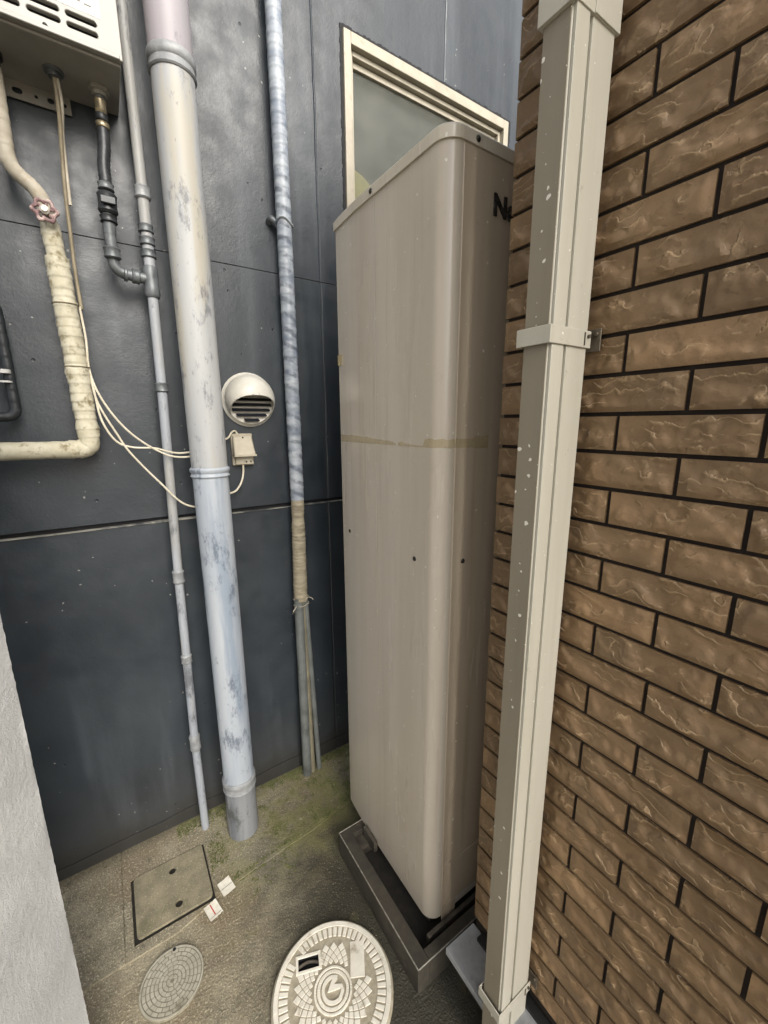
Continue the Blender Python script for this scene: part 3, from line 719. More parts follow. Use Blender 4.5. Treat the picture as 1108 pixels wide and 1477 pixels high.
# front cover as a plate with real slots
def slotted(bm, x0, x1, z0, z1, slots, y0, y1, rnd=True):
    """flat plate with stadium-shaped openings"""
    def loop(P):
        v = [bm.verts.new((p[0], y0, p[1])) for p in P]; return [bm.edges.new((v[i], v[(i+1) % len(v)])) for i in range(len(v))]
    es = loop([(x0, z0), (x1, z0), (x1, z1), (x0, z1)])
    for a0, a1, b0, b1 in slots:
        r = min(a1-a0, b1-b0)/2*.98; P = []
        for cx2, cz2, st in ((a0+r, b0+r, 180), (a1-r, b0+r, 270), (a1-r, b1-r, 0), (a0+r, b1-r, 90)):
            for k in range(5): P.append((cx2+r*math.cos(R(st+22.5*k)), cz2+r*math.sin(R(st+22.5*k))))
        es += loop(P)
    bmesh.ops.triangle_fill(bm, use_beauty=True, edges=es)
    for f in [f for f in bm.faces if any(a0+.001 < f.calc_center_median().x < a1-.001 and b0 < f.calc_center_median().z < b1 and all(a0-1e-6 <= v.co.x <= a1+1e-6 and b0-1e-6 <= v.co.z <= b1+1e-6 for v in f.verts) for a0, a1, b0, b1 in slots)]: bm.faces.remove(f)
    r = bmesh.ops.extrude_face_region(bm, geom=bm.faces[:]); bmesh.ops.translate(bm, verts=[v for v in r['geom'] if isinstance(v, bmesh.types.BMVert)], vec=(0, y1-y0, 0))
slots = []
for c0 in (.044, -.031, -.106, -.181):
    for k in range(2 if c0 > 0 else 8):
        z = 2.590 + k*.0225 ; slots.append((c0, c0+.063, z, z+.012))
bm = NB(); slotted(bm, HX0, HX1, HZ+.006, 3.16, slots, HY-.010, HY+.003); obj('front_cover', bm, 'heater_white', hh, bev=.0015, seg=1)
bm = NB()
box(bm, HX0+.01, HX1-.01, HY+.0034, HY+.0039, HZ+.02, 2.9); obj('slot_backing', bm, 'slot_dark', hh)
bm = NB(); box(bm, HX0+.004, HX1-.006, HY-.014, HY-.0102, HZ+.006, HZ+.016); obj('bottom_lip', bm, 'heater_white', hh, bev=.002)
bm = NB(); box(bm, .018, .117, HY-.0106, HY-.0101, 2.634, 2.76); lb = obj('rating_label', bm, 'label_paper', hh)
bm = NB(); q = random.Random(5); x = .028
for row, z in ((0, 2.672), (1, 2.70)):
    x = .030 if row == 0 else .026
    while x < .108:
        wd = q.choice((.0008, .0012, .002)); box(bm, x, x+wd, HY-.0110, HY-.0107, z-.004, z+.008); x += wd+q.choice((.001, .0016, .003))
box(bm, .085, .100, HY-.0110, HY-.0107, 2.650, 2.653); box(bm, .064, .078, HY-.0110, HY-.0107, 2.652, 2.655)
obj('print', bm, 'print_grey', lb)
screw_at((-.0, HY-.010, HZ+.018), 'y', hh, .004)
bm = NB(); slotted(bm, -.12, .033, 2.514, 2.5558, [(-.095, -.073, 2.527, 2.541), (-.048, -.040, 2.529, 2.537), (-.020, -.004, 2.527, 2.541), (.014, .024, 2.529, 2.539)], D-.010, D-.007); obj('wall_bracket', bm, 'heater_under', hh)
bm = NB(); lathe(bm, [(.022, 0), (.022, -.006), (.014, -.007), (.014, -.016)], (.004, 1.560, HZ-.0003), 'z', 18); obj('cord_grommet', bm, 'fitting_grey', hh, smooth=True)
bm = NB(); lathe(bm, [(.026, 0), (.026, -.010), (.018, -.011), (.018, -.020)], (.102, 1.568, HZ-.0003), 'z', 8); obj('gas_inlet', bm, 'heater_under', hh)
bm = NB(); lathe(bm, [(.024, 0), (.024, -.012), (.018, -.013), (.018, -.030)], (-.122, 1.57, HZ-.0003), 'z', 18); obj('water_outlet', bm, 'fitting_dark', hh, smooth=True)

# ---------------------------------------------------------------- taped water pipe from the heater
wp = thing('taped_water_pipe', 'cream tape-wrapped water pipe with a red valve wheel under the heater', 'water pipe', (-.05, 1.57, 1.55))
def wrap(pts, r, m, name, par, pitch=.024, amp=.0022, lump=.002, step=.003, seg=20, taper=None, sd=0):
    P = resample(pts, step); bm = NB(); L = [0]
    for a_, b_ in zip(P, P[1:]): L.append(L[-1]+(b_-a_).length)
    def rad(i, t):
        ph = (L[i]/pitch + .35*noise.noise(Vector((L[i]*20, sd, 0)))) % 1.0
        return (r if not taper else taper(t)) + amp*(ph-.5) + lump*noise.noise(Vector((L[i]*18, sd, 3)))
    tube(bm, P, rad, seg, True, lambda i, k, p: lump*.5*noise.noise(Vector((k*.9, L[i]*60, sd)))); return obj(name, bm, m, par, smooth=True)
wrap(fillet([(-.122, 1.57, 2.525), (-.124, 1.57, 2.305), (-.064, 1.572, 2.262), (-.056, 1.572, 2.185)], .045), .0185, 'pale_tape', 'upper_pipe', wp, .03, .0012, .0008)
wrap([(-.056, 1.572, 2.19), (-.050, 1.572, 2.08)], .0225, 'cream_tape', 'valve_wrap', wp, .03, .002, .002, sd=2)
wrap(fillet([(-.052, 1.572, 2.105), (-.045, 1.572, 1.85), (-.040, 1.572, 1.577), (-.10, 1.572, 1.575)], .03), .0275, 'cream_tape', 'down_pipe', wp, .026, .0020, .0040, taper=lambda t: .0285 if t < .75 else .0275, sd=4)
wrap([(-.070, 1.572, 1.575), (-.9, 1.572, 1.580)], .0255, 'cream_tape', 'side_pipe', wp, .06, .0008, .0012, .006, sd=5)
vx, vy, vz = -.060, 1.530, 2.205
bm = NB(); tube(bm, [(vx, 1.572, vz), (vx, vy-.004, vz)], .008, 12); obj('valve_stem', bm, 'valve_metal', wp, smooth=True)
bm = NB(); N = 36
ringp = [(vx+.0225*math.cos(2*math.pi*k/N), vy, vz+.0225*math.sin(2*math.pi*k/N)) for k in range(N)]
prof = []
for k in range(N):
    a_ = 2*math.pi*k/N; rw = .0235 + .0032*math.cos(6*a_); ring_ = []
    for s in range(8):
        b_ = 2*math.pi*s/8; rr_ = rw + .0055*math.cos(b_); ring_.append(bm.verts.new((vx+rr_*math.cos(a_), vy+.0055*math.sin(b_), vz+rr_*math.sin(a_))))
    prof.append(ring_)
for k in range(N):
    for s in range(8): bm.faces.new((prof[k][s], prof[(k+1) % N][s], prof[(k+1) % N][(s+1) % 8], prof[k][(s+1) % 8]))
for k in range(3):
    a_ = R(60*k+15); tube(bm, [(vx-.022*math.cos(a_), vy+.001, vz-.022*math.sin(a_)), (vx+.022*math.cos(a_), vy+.001, vz+.022*math.sin(a_))], .0042, 8)
vw = obj('valve_wheel', bm, 'valve_red', wp, smooth=True)
bm = NB(); lathe(bm, [(.011, -.002), (.011, .006), (.006, .008), (.006, .011), (.0005, .0115)], (vx, vy-.002, vz), 'y', 16); obj('hub_nut', bm, 'valve_metal', vw, smooth=True)
for zt, tx in ((1.985, -.048), (1.815, -.043)):
    bm = NB(); P = [(tx+.031*math.cos(2*math.pi*k/24), 1.572+.031*math.sin(2*math.pi*k/24), zt) for k in range(25)]; tube(bm, P, .0016, 6); obj('cable_tie', bm, 'brown_cord', wp)

# black wrapped pipe at the far left
bp = thing('black_wrapped_pipe', 'thin black lagged pipe left of the cream taped pipe', 'pipe', (-.215, 1.60, 1.67))
wrap(fillet([(-.40, 1.60, 1.985), (-.205, 1.60, 1.980), (-.203, 1.60, 1.672), (-.45, 1.60, 1.668)], .028), .0135, 'black_wrap', 'pipe', bp, .03, .001, .001, .004, 14, sd=9)
bm = NB(); tube(bm, [(-.213, 1.588, 1.79), (-.213, 1.588, 1.80)], .016, 12); tube(bm, [(-.213, 1.588, 1.765), (-.213, 1.588, 1.770)], .0155, 12); obj('white_band', bm, 'label_paper', bp, smooth=True)

# heater cord and control cords
bm = NB(); tube(bm, spline([(.004, 1.560, HZ-.016), (.003, 1.575, 2.47), (-.004, 1.60, 2.38), (-.010, 1.605, 2.28), (-.012, 1.606, 2.19), (-.014, 1.604, 2.08), (-.012, 1.590, 1.98)], 10), .0052, 10)
o = obj('heater_cord', bm, 'brown_cord', None, smooth=True, loc=(-.01, 1.6, 2.0)); tag(o, 'grey-brown cord hanging straight from the heater underside', 'cord')
bm = NB(); tube(bm, spline([(.010, 1.560, HZ-.016), (.012, 1.575, 2.49), (.004, 1.598, 2.43), (.001, 1.606, 2.36), (-.002, 1.606, 2.26)], 10), .0042, 10)
o = obj('heater_cord', bm, 'pale_tape', None, smooth=True, loc=(.0, 1.6, 2.26)); tag(o, 'short pale wavy cord twisted beside the longer heater cord', 'cord')
def cord(ctrl, lab, r=.0031):
    bm = NB(); tube(bm, spline(ctrl, 10), r, 8); o = obj('control_cord', bm, 'white_cord', None, smooth=True, loc=ctrl[0]); tag(o, lab, 'cord', 'slack cords beside the drain pipe')
cord([(-.016, 1.573, 1.985), (-.012, 1.570, 1.90), (-.014, 1.566, 1.80), (.010, 1.556, 1.715), (.062, 1.553, 1.630), (.134, 1.553, 1.567), (.200, 1.552, 1.540), (.30, 1.57, 1.545)], 'uppermost white cord sagging from taped pipe to the drain pipe')
cord([(-.015, 1.571, 1.82), (-.010, 1.562, 1.74), (-.002, 1.556, 1.662), (.026, 1.553, 1.600), (.068, 1.553, 1.578), (.132, 1.556, 1.572), (.20, 1.560, 1.553), (.29, 1.572, 1.56)], 'white cord looping deepest near the taped pipe then running level')
cord([(-.014, 1.568, 1.80), (-.006, 1.560, 1.715), (.034, 1.553, 1.616), (.064, 1.552, 1.556), (.132, 1.552, 1.462), (.205, 1.553, 1.376), (.30, 1.575, 1.36), (.37, 1.62, 1.40)], 'lowest white cord sloping down steeply behind the drain pipe')

# ---------------------------------------------------------------- vent hood
vc = (.478, 1.738); vr = .094
vh = thing('vent_hood', 'round white vent hood with dark louvres on the dark wall', 'vent', (vc[0], D, vc[1]))
bm = NB(); lathe(bm, [(vr+.006, 0), (vr+.007, .008), (vr+.002, .012), (vr-.001, .020), (vr-.004, .024)], (vc[0], D, vc[1]), 'y', 48); obj('flange', bm, 'vent_white', vh, smooth=True)
# bulging hood: dome cut by a slanted plane for the mouth
bm = NB(); rows = 20; segs = 56; g = []
for i in range(rows+1):
    ph = R(90*i/rows); row = []
    for k in range(segs):
        a_ = 2*math.pi*k/segs; rad = (vr-.002)*math.cos(ph)**.75 if i < rows else 0.0001
        d = .020 + .092*math.sin(ph)
        row.append(bm.verts.new((vc[0]+rad*math.cos(a_), D-d, vc[1]+rad*math.sin(a_))))
    g.append(row)
for i in range(rows):
    for k in range(segs): bm.faces.new((g[i][k], g[i][(k+1) % segs], g[i+1][(k+1) % segs], g[i+1][k]))
bmesh.ops.remove_doubles(bm, verts=bm.verts, dist=1e-5)
pn = Vector((0, -.60, -.80)).normalized(); po = Vector((vc[0], D-.066, vc[1]-.022))
bmesh.ops.bisect_plane(bm, geom=bm.verts[:]+bm.edges[:]+bm.faces[:], plane_co=po, plane_no=pn, clear_outer=True)
o = obj('hood', bm, 'vent_white', vh, smooth=True); md = o.modifiers.new('s', 'SOLIDIFY'); md.thickness = .003; md.offset = -1
bm = NB(); lathe(bm, [(.0002, .0215), (vr-.010, .0215), (vr-.010, .0205)], (vc[0], D, vc[1]), 'y', 32, cap=False); obj('back_plate', bm, 'slot_dark', vh)
for k in range(7):
    z = vc[1]-.075+k*.019; wv = math.sqrt(max(.0001, (vr-.014)**2-(z-vc[1])**2)); bm = NB()
    box(bm, vc[0]-wv, vc[0]+wv, -.009, .009, -.0012, .0012); bmesh.ops.transform(bm, matrix=Matrix.Translation((0, D-.032, z)) @ Matrix.Rotation(R(32), 4, 'X'), verts=bm.verts); obj('slat', bm, 'louver', vh)

# ---------------------------------------------------------------- junction box with cord
jb = thing('junction_box', 'small beige outlet box under the round vent hood', 'outlet box', (.44, D, 1.49))
bm = NB(); box(bm, .398, .480, D-.016, D, 1.490, 1.612); obj('back_box', bm, 'box_beige', jb, bev=.005)
bm = NB(); prism(bm, [(0, 0), (.082, 0), (.082, .075), (0, .075)], 0, .001)
bm.free(); bm = NB()
v = [bm.verts.new(p) for p in ((.397, D-.0165, 1.528), (.481, D-.0165, 1.528), (.477, D-.0165, 1.606), (.401, D-.0165, 1.606), (.399, D-.052, 1.530), (.479, D-.052, 1.530), (.473, D-.026, 1.604), (.405, D-.026, 1.604))]
for f in ((0,1,5,4), (1,2,6,5), (2,3,7,6), (3,0,4,7), (4,5,6,7), (3,2,1,0)): bm.faces.new([v[i] for i in f])
obj('rain_cover', bm, 'box_beige', jb, bev=.006)
bm = NB(); box(bm, .397, .481, D-.0538, D-.0512, 1.526, 1.534); obj('cover_lip', bm, 'box_beige', jb, bev=.001)
bm = NB(); box(bm, .406, .472, D-.030, D-.0163, 1.494, 1.5265); obj('lower_box', bm, 'box_beige', jb, bev=.003)
for x in (.446, .463): screw_at((x, D-.030, 1.505), 'y', jb, .003)
screw_at((.439, D-.0270, 1.597), 'y', jb, .003)
bm = NB(); tube(bm, spline([(.434, D-.022, 1.494), (.433, D-.022, 1.465), (.425, D-.026, 1.435), (.408, D-.034, 1.408), (.385, D-.040, 1.392), (.33, D-.045, 1.385)], 10), .0038, 8); obj('lead_cord', bm, 'white_cord', jb, smooth=True)
bm = NB(); tube(bm, spline([(.425, D-.012, 1.608), (.415, D-.016, 1.622), (.400, D-.022, 1.616), (.385, D-.030, 1.598), (.35, D-.04, 1.585)], 10), .0034, 8); obj('feed_cord', bm, 'white_cord', jb, smooth=True)

# ---------------------------------------------------------------- taped conduit bundle
cb = thing('taped_conduit', 'tape-wrapped pipe bundle with blue and tan tape beside the tank', 'pipe bundle', (.637, 1.617, 0))
wrap([(.641, 1.617, 5.0), (.640, 1.617, 2.2), (.638, 1.617, 1.338)], .0275, 'blue_tape', 'upper_wrap', cb, .032, .0016, .0014, .004, sd=11)
wrap([(.638, 1.617, 1.342), (.630, 1.617, .890)], .0275, 'tan_tape', 'lower_wrap', cb, .016, .0016, .0020, .003, taper=lambda t: .0262+.0045*t, sd=12)
seg_((.618, 1.612, .905), (.613, 1.602, .0), .0200, 'grey_conduit', 'grey_pipe', cb); seg_((.650, 1.615, .905), (.675, 1.603, .0), .0115, 'grey_conduit', 'small_pipe', cb)
bm = NB(); P = resample([(.638, 1.620, .905), (.642, 1.606, .0)], .004); tube(bm, P, lambda i, t: .0130+.0013*(i % 2), 12); obj('ribbed_hose', bm, 'flex_conduit', cb, smooth=True)
bm = NB()
for z in (.872, .900): tube(bm, [(.632+.034*math.cos(2*math.pi*k/24), 1.616+.026*math.sin(2*math.pi*k/24), z+.003*math.sin(k)) for k in range(25)], .0022, 6)
tube(bm, spline([(.603, 1.600, .873), (.590, 1.588, .868), (.582, 1.585, .860), (.586, 1.590, .852)], 6), .0022, 6); tube(bm, spline([(.664, 1.600, .902), (.672, 1.590, .898), (.676, 1.586, .890)], 6), .0018, 6)
obj('wire_tie', bm, 'pale_tape', cb, smooth=True)
bm = NB(); tube(bm, spline([(.600, D, 2.375), (.600, D-.014, 2.380), (.604, D-.026, 2.378), (.618, D-.032, 2.365)], 6), .012, 12); o = obj('wall_hook', bm, 'fitting_grey', cb, smooth=True)
bm = NB(); tube(bm, [(.640+.0305*math.cos(2*math.pi*k/24), 1.617+.0305*math.sin(2*math.pi*k/24), 2.365+.01*math.sin(k*.5)) for k in range(25)], .004, 6); obj('strap_band', bm, 'blue_tape', cb, smooth=True)

# ---------------------------------------------------------------- manhole cover
MC = (.362, .832); MR = .178
mh = thing('manhole_cover', 'large pale round manhole cover with a circular emblem and key slot', 'manhole cover', (MC[0], MC[1], 0))
SL = (MC[0]-.035, MC[1]+.098)     # key slot centre
def mh_cover():
    bm = NB(); Z = .0155
    lathe(bm, [(MR, 0), (MR, .012), (MR-.003, .0152), (MR-.006, Z)], (MC[0], MC[1], 0), 'z', 96, cap=False)
    # top as polar cells, leaving the key slot open
    return bm
bm = mh_cover(); ringv = [v for v in bm.verts if abs(v.co.z-.0155) < 1e-6]
ringv.sort(key=lambda v: math.atan2(v.co.y-MC[1], v.co.x-MC[0]))
sa = R(-20)                       # slot direction
def sl(u, v, z): 
    return (SL[0]+u*math.cos(sa)-v*math.sin(sa), SL[1]+u*math.sin(sa)+v*math.cos(sa), z)
sw, sh_ = .031, .0155
sv = [bm.verts.new(sl(u, v, .0155)) for u, v in ((-sw, -sh_), (sw, -sh_), (sw, sh_), (-sw, sh_))]
es = [bm.edges.new((ringv[i], ringv[(i+1) % len(ringv)])) if not bm.edges.get((ringv[i], ringv[(i+1) % len(ringv)])) else bm.edges.get((ringv[i], ringv[(i+1) % len(ringv)])) for i in range(len(ringv))]
es += [bm.edges.new((sv[i], sv[(i+1) % 4])) for i in range(4)]
bmesh.ops.triangle_fill(bm, use_beauty=True, use_dissolve=False, edges=es)
cen = Vector(sl(0, 0, .0155))
for f in [f for f in bm.faces if (f.calc_center_median()-cen).length < .012 and all(v in sv for v in f.verts)]: bm.faces.remove(f)
obj('cover', bm, 'cover_dirt', mh)
bm = NB(); b4 = [sl(u, v, .0154) for u, v in ((-sw, -sh_), (sw, -sh_), (sw, sh_), (-sw, sh_))]; lo4 = [(p[0], p[1], .0015) for p in b4]
tv = [bm.verts.new(p) for p in b4]; lv = [bm.verts.new(p) for p in lo4]
for i in range(4): bm.faces.new((tv[i], lv[i], lv[(i+1) % 4], tv[(i+1) % 4]))
bm.faces.new(lv); o = obj('key_slot', bm, 'slot_dark', mh)
bm = NB(); P = [sl(u, .006*math.cos(u*60), .0105) for u in [(-1+2*k/8)*sw for k in range(9)]]; tube(bm, P, .0042, 8); obj('lift_bar', bm, 'leg_steel', mh, smooth=True)
bm = NB()
def arcpoly(r0, r1, a0, a1, n=4): return [(MC[0]+r0*math.cos(a0+(a1-a0)*k/n), MC[1]+r0*math.sin(a0+(a1-a0)*k/n)) for k in range(n+1)] + [(MC[0]+r1*math.cos(a1-(a1-a0)*k/n), MC[1]+r1*math.sin(a1-(a1-a0)*k/n)) for k in range(n+1)]
for k in range(24): prism(bm, arcpoly(MR-.020, MR-.0065, R(15*k), R(15*k+15)), .0153, .0190, bot=False)
def in_slot(x, y, m=.010):
    dx_, dy_ = x-SL[0], y-SL[1]; u = dx_*math.cos(sa)+dy_*math.sin(sa); v = -dx_*math.sin(sa)+dy_*math.cos(sa); return abs(u) < sw+m and abs(v) < sh_+m
patch = (MC[0]+.096, MC[1]-.006+.03); badge = (MC[0]-.085, MC[1]-.065)
def in_patch(x, y, m=0): 
    dx_, dy_ = x-patch[0], y-patch[1]; a_ = R(28); u = dx_*math.cos(a_)-dy_*math.sin(a_); v = dx_*math.sin(a_)+dy_*math.cos(a_); return abs(u) < .023+m and abs(v) < .046+m
for k in range(56):               # tick pads
    a0 = R(360/56*k+.8); a1 = R(360/56*k+5.2); am = (a0+a1)/2; x, y = MC[0]+.143*math.cos(am), MC[1]+.143*math.sin(am)
    if in_slot(x, y, .016): continue
    prism(bm, arcpoly(.131, .1565, a0, a1, 2), .0153, .0180, bot=False)
NR = 26; rs = [.060]
while rs[-1] < .132: rs.append(rs[-1]*1.145)
for i in range(len(rs)-2):        # diamond pads
    for k in range(NR):
        a_ = 2*math.pi*(k+.5*(i % 2))/NR; da = math.pi/NR*.86
        c_ = (rs[i]*rs[i+2])**.5; r0, r2 = rs[i]*1.022, rs[i+2]*.980
        cx2, cy2 = MC[0]+rs[i+1]*math.cos(a_), MC[1]+rs[i+1]*math.sin(a_)
        if in_slot(cx2, cy2, .008) or in_patch(cx2, cy2, .004) or r2 > .1305 or (abs(cx2-badge[0]) < .03 and abs(cy2-badge[1]) < .026): continue
        prism(bm, [(MC[0]+r*math.cos(q_), MC[1]+r*math.sin(q_)) for r, q_ in ((r0, a_), (rs[i+1], a_-da), (r2, a_), (rs[i+1], a_+da))][::1], .0153, .0182, bot=False)
def ringpad(r0, r1, z1, a0=0, a1=360, n=48):
    st = (a1-a0)/n
    for k in range(n): prism(bm, arcpoly(r0, r1, R(a0+st*k), R(a0+st*(k+1)), 1), .0153, z1, bot=False)
ringpad(.050, .056, .0192); ringpad(.038, .0465, .0185)
fl = [sl(u, v, 0)[:2] for u, v in ((-sw-.008, -sh_-.008), (sw+.008, -sh_-.008), (sw+.008, sh_+.008), (-sw-.008, sh_+.008))]; il = [p[:2] for p in b4]
for i in range(4):
    j = (i+1) % 4; prism(bm, [fl[i], fl[j], il[j], il[i]], .0153, .0192, bot=False)
a_ = R(28); prism(bm, [(patch[0]+u*math.cos(a_)+v*math.sin(a_), patch[1]-u*math.sin(a_)+v*math.cos(a_)) for u, v in ((-.022, -.045), (.022, -.045), (.022, .045), (-.022, .045))], .0153, .0176, bot=False)
rel = obj('relief_pattern', bm, 'cover_light', mh, bev=.0008, seg=1)
# emblem: open ring with a zig-zag stroke
bm = NB(); vdir = Vector((MC[0], MC[1])).normalized(); vr_ = Vector((vdir.y, -vdir.x))
em = lambda u, v: (MC[0]+vr_.x*u+vdir.x*v, MC[1]+vr_.y*u+vdir.y*v)
def stroke(pts, wd, z0=.0153, z1=.0192):
    P = [Vector(p) for p in pts]; L_, R_ = [], []
    for i, p in enumerate(P):
        d = (P[min(i+1, len(P)-1)]-P[max(i-1, 0)]).normalized(); nn = Vector((-d.y, d.x))
        if 0 < i < len(P)-1:
            d1 = (P[i]-P[i-1]).normalized(); n1 = Vector((-d1.y, d1.x)); nn = nn/max(.35, nn.dot(n1))
        L_.append(em(*(p+nn*wd/2))); R_.append(em(*(p-nn*wd/2)))
    for i in range(len(P)-1): prism(bm, [R_[i], R_[i+1], L_[i+1], L_[i]], z0, z1, bot=False)
stroke([(.029*math.cos(R(a0)), .029*math.sin(R(a0))) for a0 in range(62, 301, 14)], .0085)
stroke([(.006, .030), (.008, .026), (-.007, .004), (.026, .004), (.028, -.006), (.020, -.022), (.013, -.027)], .0085, .0153, .0193)
obj('emblem', bm, 'cover_light', mh)
bm = NB(); c2, s2 = math.cos(R(-16)), math.sin(R(-16))
def bq(u, v): return (badge[0]+u*c2-v*s2, badge[1]+u*s2+v*c2)
for a0, b0, a1, b1 in ((-.021, -.016, .021, -.012), (-.021, .012, .021, .016), (-.021, -.0119, -.017, .0119), (.017, -.0119, .021, .0119), (-.010, -.006, -.006, .006), (-.004, -.006, .0, .006), (.003, -.006, .010, -.003), (.003, .003, .010, .006)):
    prism(bm, [bq(a0, b0), bq(a1, b0), bq(a1, b1), bq(a0, b1)], .0153, .0190, bot=False)
obj('badge', bm, 'cover_light', mh)

# ---------------------------------------------------------------- small round cover
SC = (-.030, 1.126); SR = .088
smc = thing('small_round_cover', 'small grey ringed drain cover beside the square concrete lid', 'drain cover', (SC[0], SC[1], 0))
bm = NB(); lathe(bm, [(SR, 0), (SR, .006), (SR-.002, .008), (SR-.005, .0080), (SR-.006, .0062), (.0005, .0062)], (SC[0], SC[1], 0), 'z', 64); obj('cover', bm, 'small_cover_dirt', smc)
bm = NB(); q = random.Random(2)
def arcp(c, r0, r1, a0, a1, n=3): return [(c[0]+r0*math.cos(a0+(a1-a0)*k/n), c[1]+r0*math.sin(a0+(a1-a0)*k/n)) for k in range(n+1)] + [(c[0]+r1*math.cos(a1-(a1-a0)*k/n), c[1]+r1*math.sin(a1-(a1-a0)*k/n)) for k in range(n+1)]
for i, (r0, nn) in enumerate(((.006, 5), (.017, 9), (.028, 14), (.039, 18), (.050, 20), (.061, 22), (.072, 24))):
    off = q.random()
    for k in range(nn):
        a0 = 2*math.pi*(k+off)/nn; prism(bm, arcp(SC, r0, r0+.0078, a0, a0+2*math.pi/nn*.84), .0060, .0086, bot=False)
for k in range(36): prism(bm, arcp(SC, SR-.0055, SR-.001, 2*math.pi*k/36, 2*math.pi*(k+1)/36), .0078, .0092, bot=False)
obj('relief_pattern', bm, 'small_cover_light', smc)
bm = NB(); lathe(bm, [(.005, .0088), (.005, .0098)], (SC[0]+.016, SC[1]+.079, 0), 'z', 12); obj('key_hole', bm, 'slot_dark', smc)

# ---------------------------------------------------------------- concrete inspection lid
il_ = thing('inspection_lid', 'square concrete inspection lid with two round finger holes', 'concrete lid', (.004, 1.404, 0))
def lid_poly(m, r): return rrect(LX0+.007, LX1-.004, LY0+.011, LY1-.002, r, 5)
bm = NB(); outp = lid_poly(.009, .014); holes = [(.018, 1.340), (.013, 1.472)]; top = [bm.verts.new((*p, .0105)) for p in outp]; low = [bm.verts.new((*p, .0008)) for p in outp]
es = []
for i in range(len(top)): bm.faces.new((low[i], low[(i+1) % len(top)], top[(i+1) % len(top)], top[i]))
for i in range(len(top)): es.append(bm.edges.get((top[i], top[(i+1) % len(top)])))
for hx, hy in holes:
    a_ = [bm.verts.new((hx+.0125*math.cos(2*math.pi*k/20), hy+.0145*math.sin(2*math.pi*k/20), .0105)) for k in range(20)]; b_ = [bm.verts.new((v.co.x, v.co.y, .001)) for v in a_]
    for k in range(20): f = bm.faces.new((a_[k], b_[k], b_[(k+1) % 20], a_[(k+1) % 20]))
    es += [bm.edges.get((a_[k], a_[(k+1) % 20])) for k in range(20)]
bmesh.ops.triangle_fill(bm, use_beauty=True, edges=es)
for f in [f for f in bm.faces if len(f.verts) == 3 and any((f.calc_center_median().xy-Vector(hp)).length < .0120 for hp in holes)]: bm.faces.remove(f)
obj('lid', bm, 'concrete_lid', il_)
bm = NB(); box(bm, LX0-.002, LX1+.002, LY0-.002, LY1+.002, .0002, .0006); obj('dark_gap', bm, 'recess_dirt', il_)

# ---------------------------------------------------------------- paper scraps on the ground
def scrap(c, w_, l_, rot, lab, red):
    root = thing('paper_scrap', lab, 'paper', (c[0], c[1], AZ), 'torn paper labels on the ground')
    def P(u, v, dz=0):
        x, y = u*w_-w_/2, v*l_-l_/2; z = AZ + .0015 + .004*((u-.5)**2*2+(v-.5)**2)+dz
        return (c[0]+x*math.cos(rot)-y*math.sin(rot), c[1]+x*math.sin(rot)+y*math.cos(rot), z)
    bm = NB(); n = 8; g = [[bm.verts.new(P(i/n, j/n+(.03*noise.noise(Vector((i*.9, 0, c[0]*50))) if j in (0, n) else 0))) for i in range(n+1)] for j in range(n+1)]
    for j in range(n):
        for i in range(n): bm.faces.new((g[j][i], g[j][i+1], g[j+1][i+1], g[j+1][i]))
    o = obj('sheet', bm, 'paper', root); md = o.modifiers.new('s', 'SOLIDIFY'); md.thickness = .0008
    def mark(u0, u1, v0, v1, m, name):
        bm = NB(); vs = [bm.verts.new(P(u, v, .0007)) for u, v in ((u0, v0), (u1, v0), (u1, v1), (u0, v1))]; bm.faces.new(vs); obj(name, bm, m, root)
    if red: mark(.44, .52, .15, .98, 'print_red', 'red_stripe'); mark(.14, .30, .45, .70, 'print_brown', 'print'); mark(.68, .84, .45, .70, 'print_brown', 'print'); mark(.03, .97, .12, .145, 'print_dark', 'fold_line')
    else: mark(.05, .97, .46, .49, 'print_dark', 'fold_line'); mark(.40, .56, .62, .80, 'print_brown', 'print'); mark(.42, .58, .18, .36, 'print_brown', 'print')
scrap((.169, 1.303), .044, .056, R(12), 'white paper scrap with one dark fold beside the lid corner', False)
scrap((.113, 1.250), .043, .056, R(14), 'white paper scrap with a red stripe below the lid corner', True)
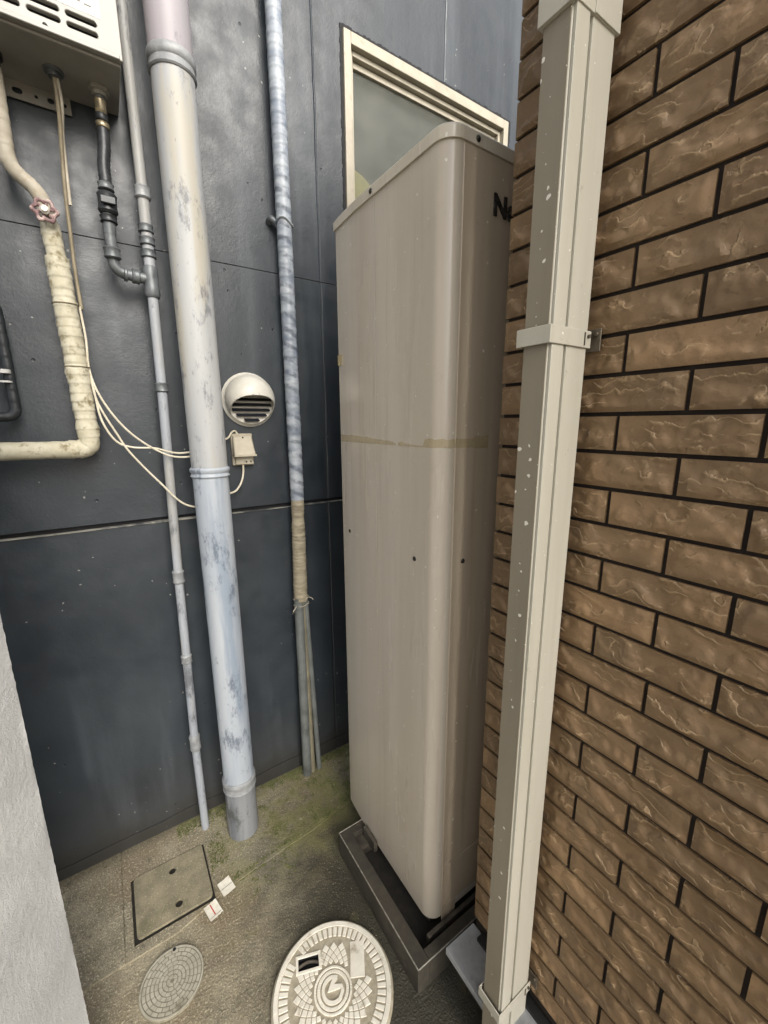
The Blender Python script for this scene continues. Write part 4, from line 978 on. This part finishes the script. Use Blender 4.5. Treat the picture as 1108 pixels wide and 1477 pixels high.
# loose grit between the scraps and along the seams
bm = NB(); q = random.Random(9)
def pebble(x, y, z, s):
    if (x-MC[0])**2+(y-MC[1])**2 < .0335 or (x-SC[0])**2+(y-SC[1])**2 < .0082: return
    v = bmesh.ops.create_icosphere(bm, subdivisions=1, radius=s)['verts']
    for a_ in v: a_.co = Vector((a_.co.x*q.uniform(.7, 1.3), a_.co.y*q.uniform(.7, 1.3), a_.co.z*.6)) + Vector((x, y, z+s*.3))
for k in range(26): pebble(.19+q.gauss(0, .018), 1.255+q.gauss(0, .016), 0, q.uniform(.001, .0035))
for k in range(1500): pebble(q.uniform(-.2, .55), q.uniform(.80, 1.24), 0, q.uniform(.0005, .0014))
for k in range(400): pebble(q.uniform(-.3, .9), q.uniform(1.53, 1.655), AZ, q.uniform(.0006, .002))
mb = NB(); q2 = random.Random(4); n_m = 0
while n_m < 5200:
    x, y = q2.uniform(.05, .95), q2.uniform(1.22, D-.008)
    wgt = noise.noise(Vector((x*9, y*9, 2)))*.8 + noise.noise(Vector((x*30, y*30, 5)))*.5 + .9*max(0, (y-1.58)/.08) - .15 + (.5 if abs(y-ye(x)-.01) < .012 else 0)
    if wgt < q2.uniform(0, .55): continue
    if LX0-.01 < x < LX1+.01 and y < LY1+.01: continue
    gz = AZ if y > ye(x)+.01 else 0
    if y < ye(x)-.01 and q2.random() < .6: continue
    n_m += 1; r_ = q2.uniform(.0012, .0042); k = 5; tv = mb.verts.new((x+q2.uniform(-.001, .001), y, gz+r_*q2.uniform(.5, 1.1)))
    rv = [mb.verts.new((x+r_*q2.uniform(.6, 1.3)*math.cos(2*math.pi*i/k), y+r_*q2.uniform(.6, 1.3)*math.sin(2*math.pi*i/k), gz-.0003)) for i in range(k)]
    for i in range(k): mb.faces.new((tv, rv[i], rv[(i+1) % k]))
o = obj('moss', mb, 'moss'); o['kind'] = 'stuff'; tag(o, 'low yellow-green moss on the concrete at the wall foot', 'moss')
o = obj('grit', bm, 'grit'); o['kind'] = 'stuff'; tag(o, 'loose pale grit scattered over the concrete', 'grit')
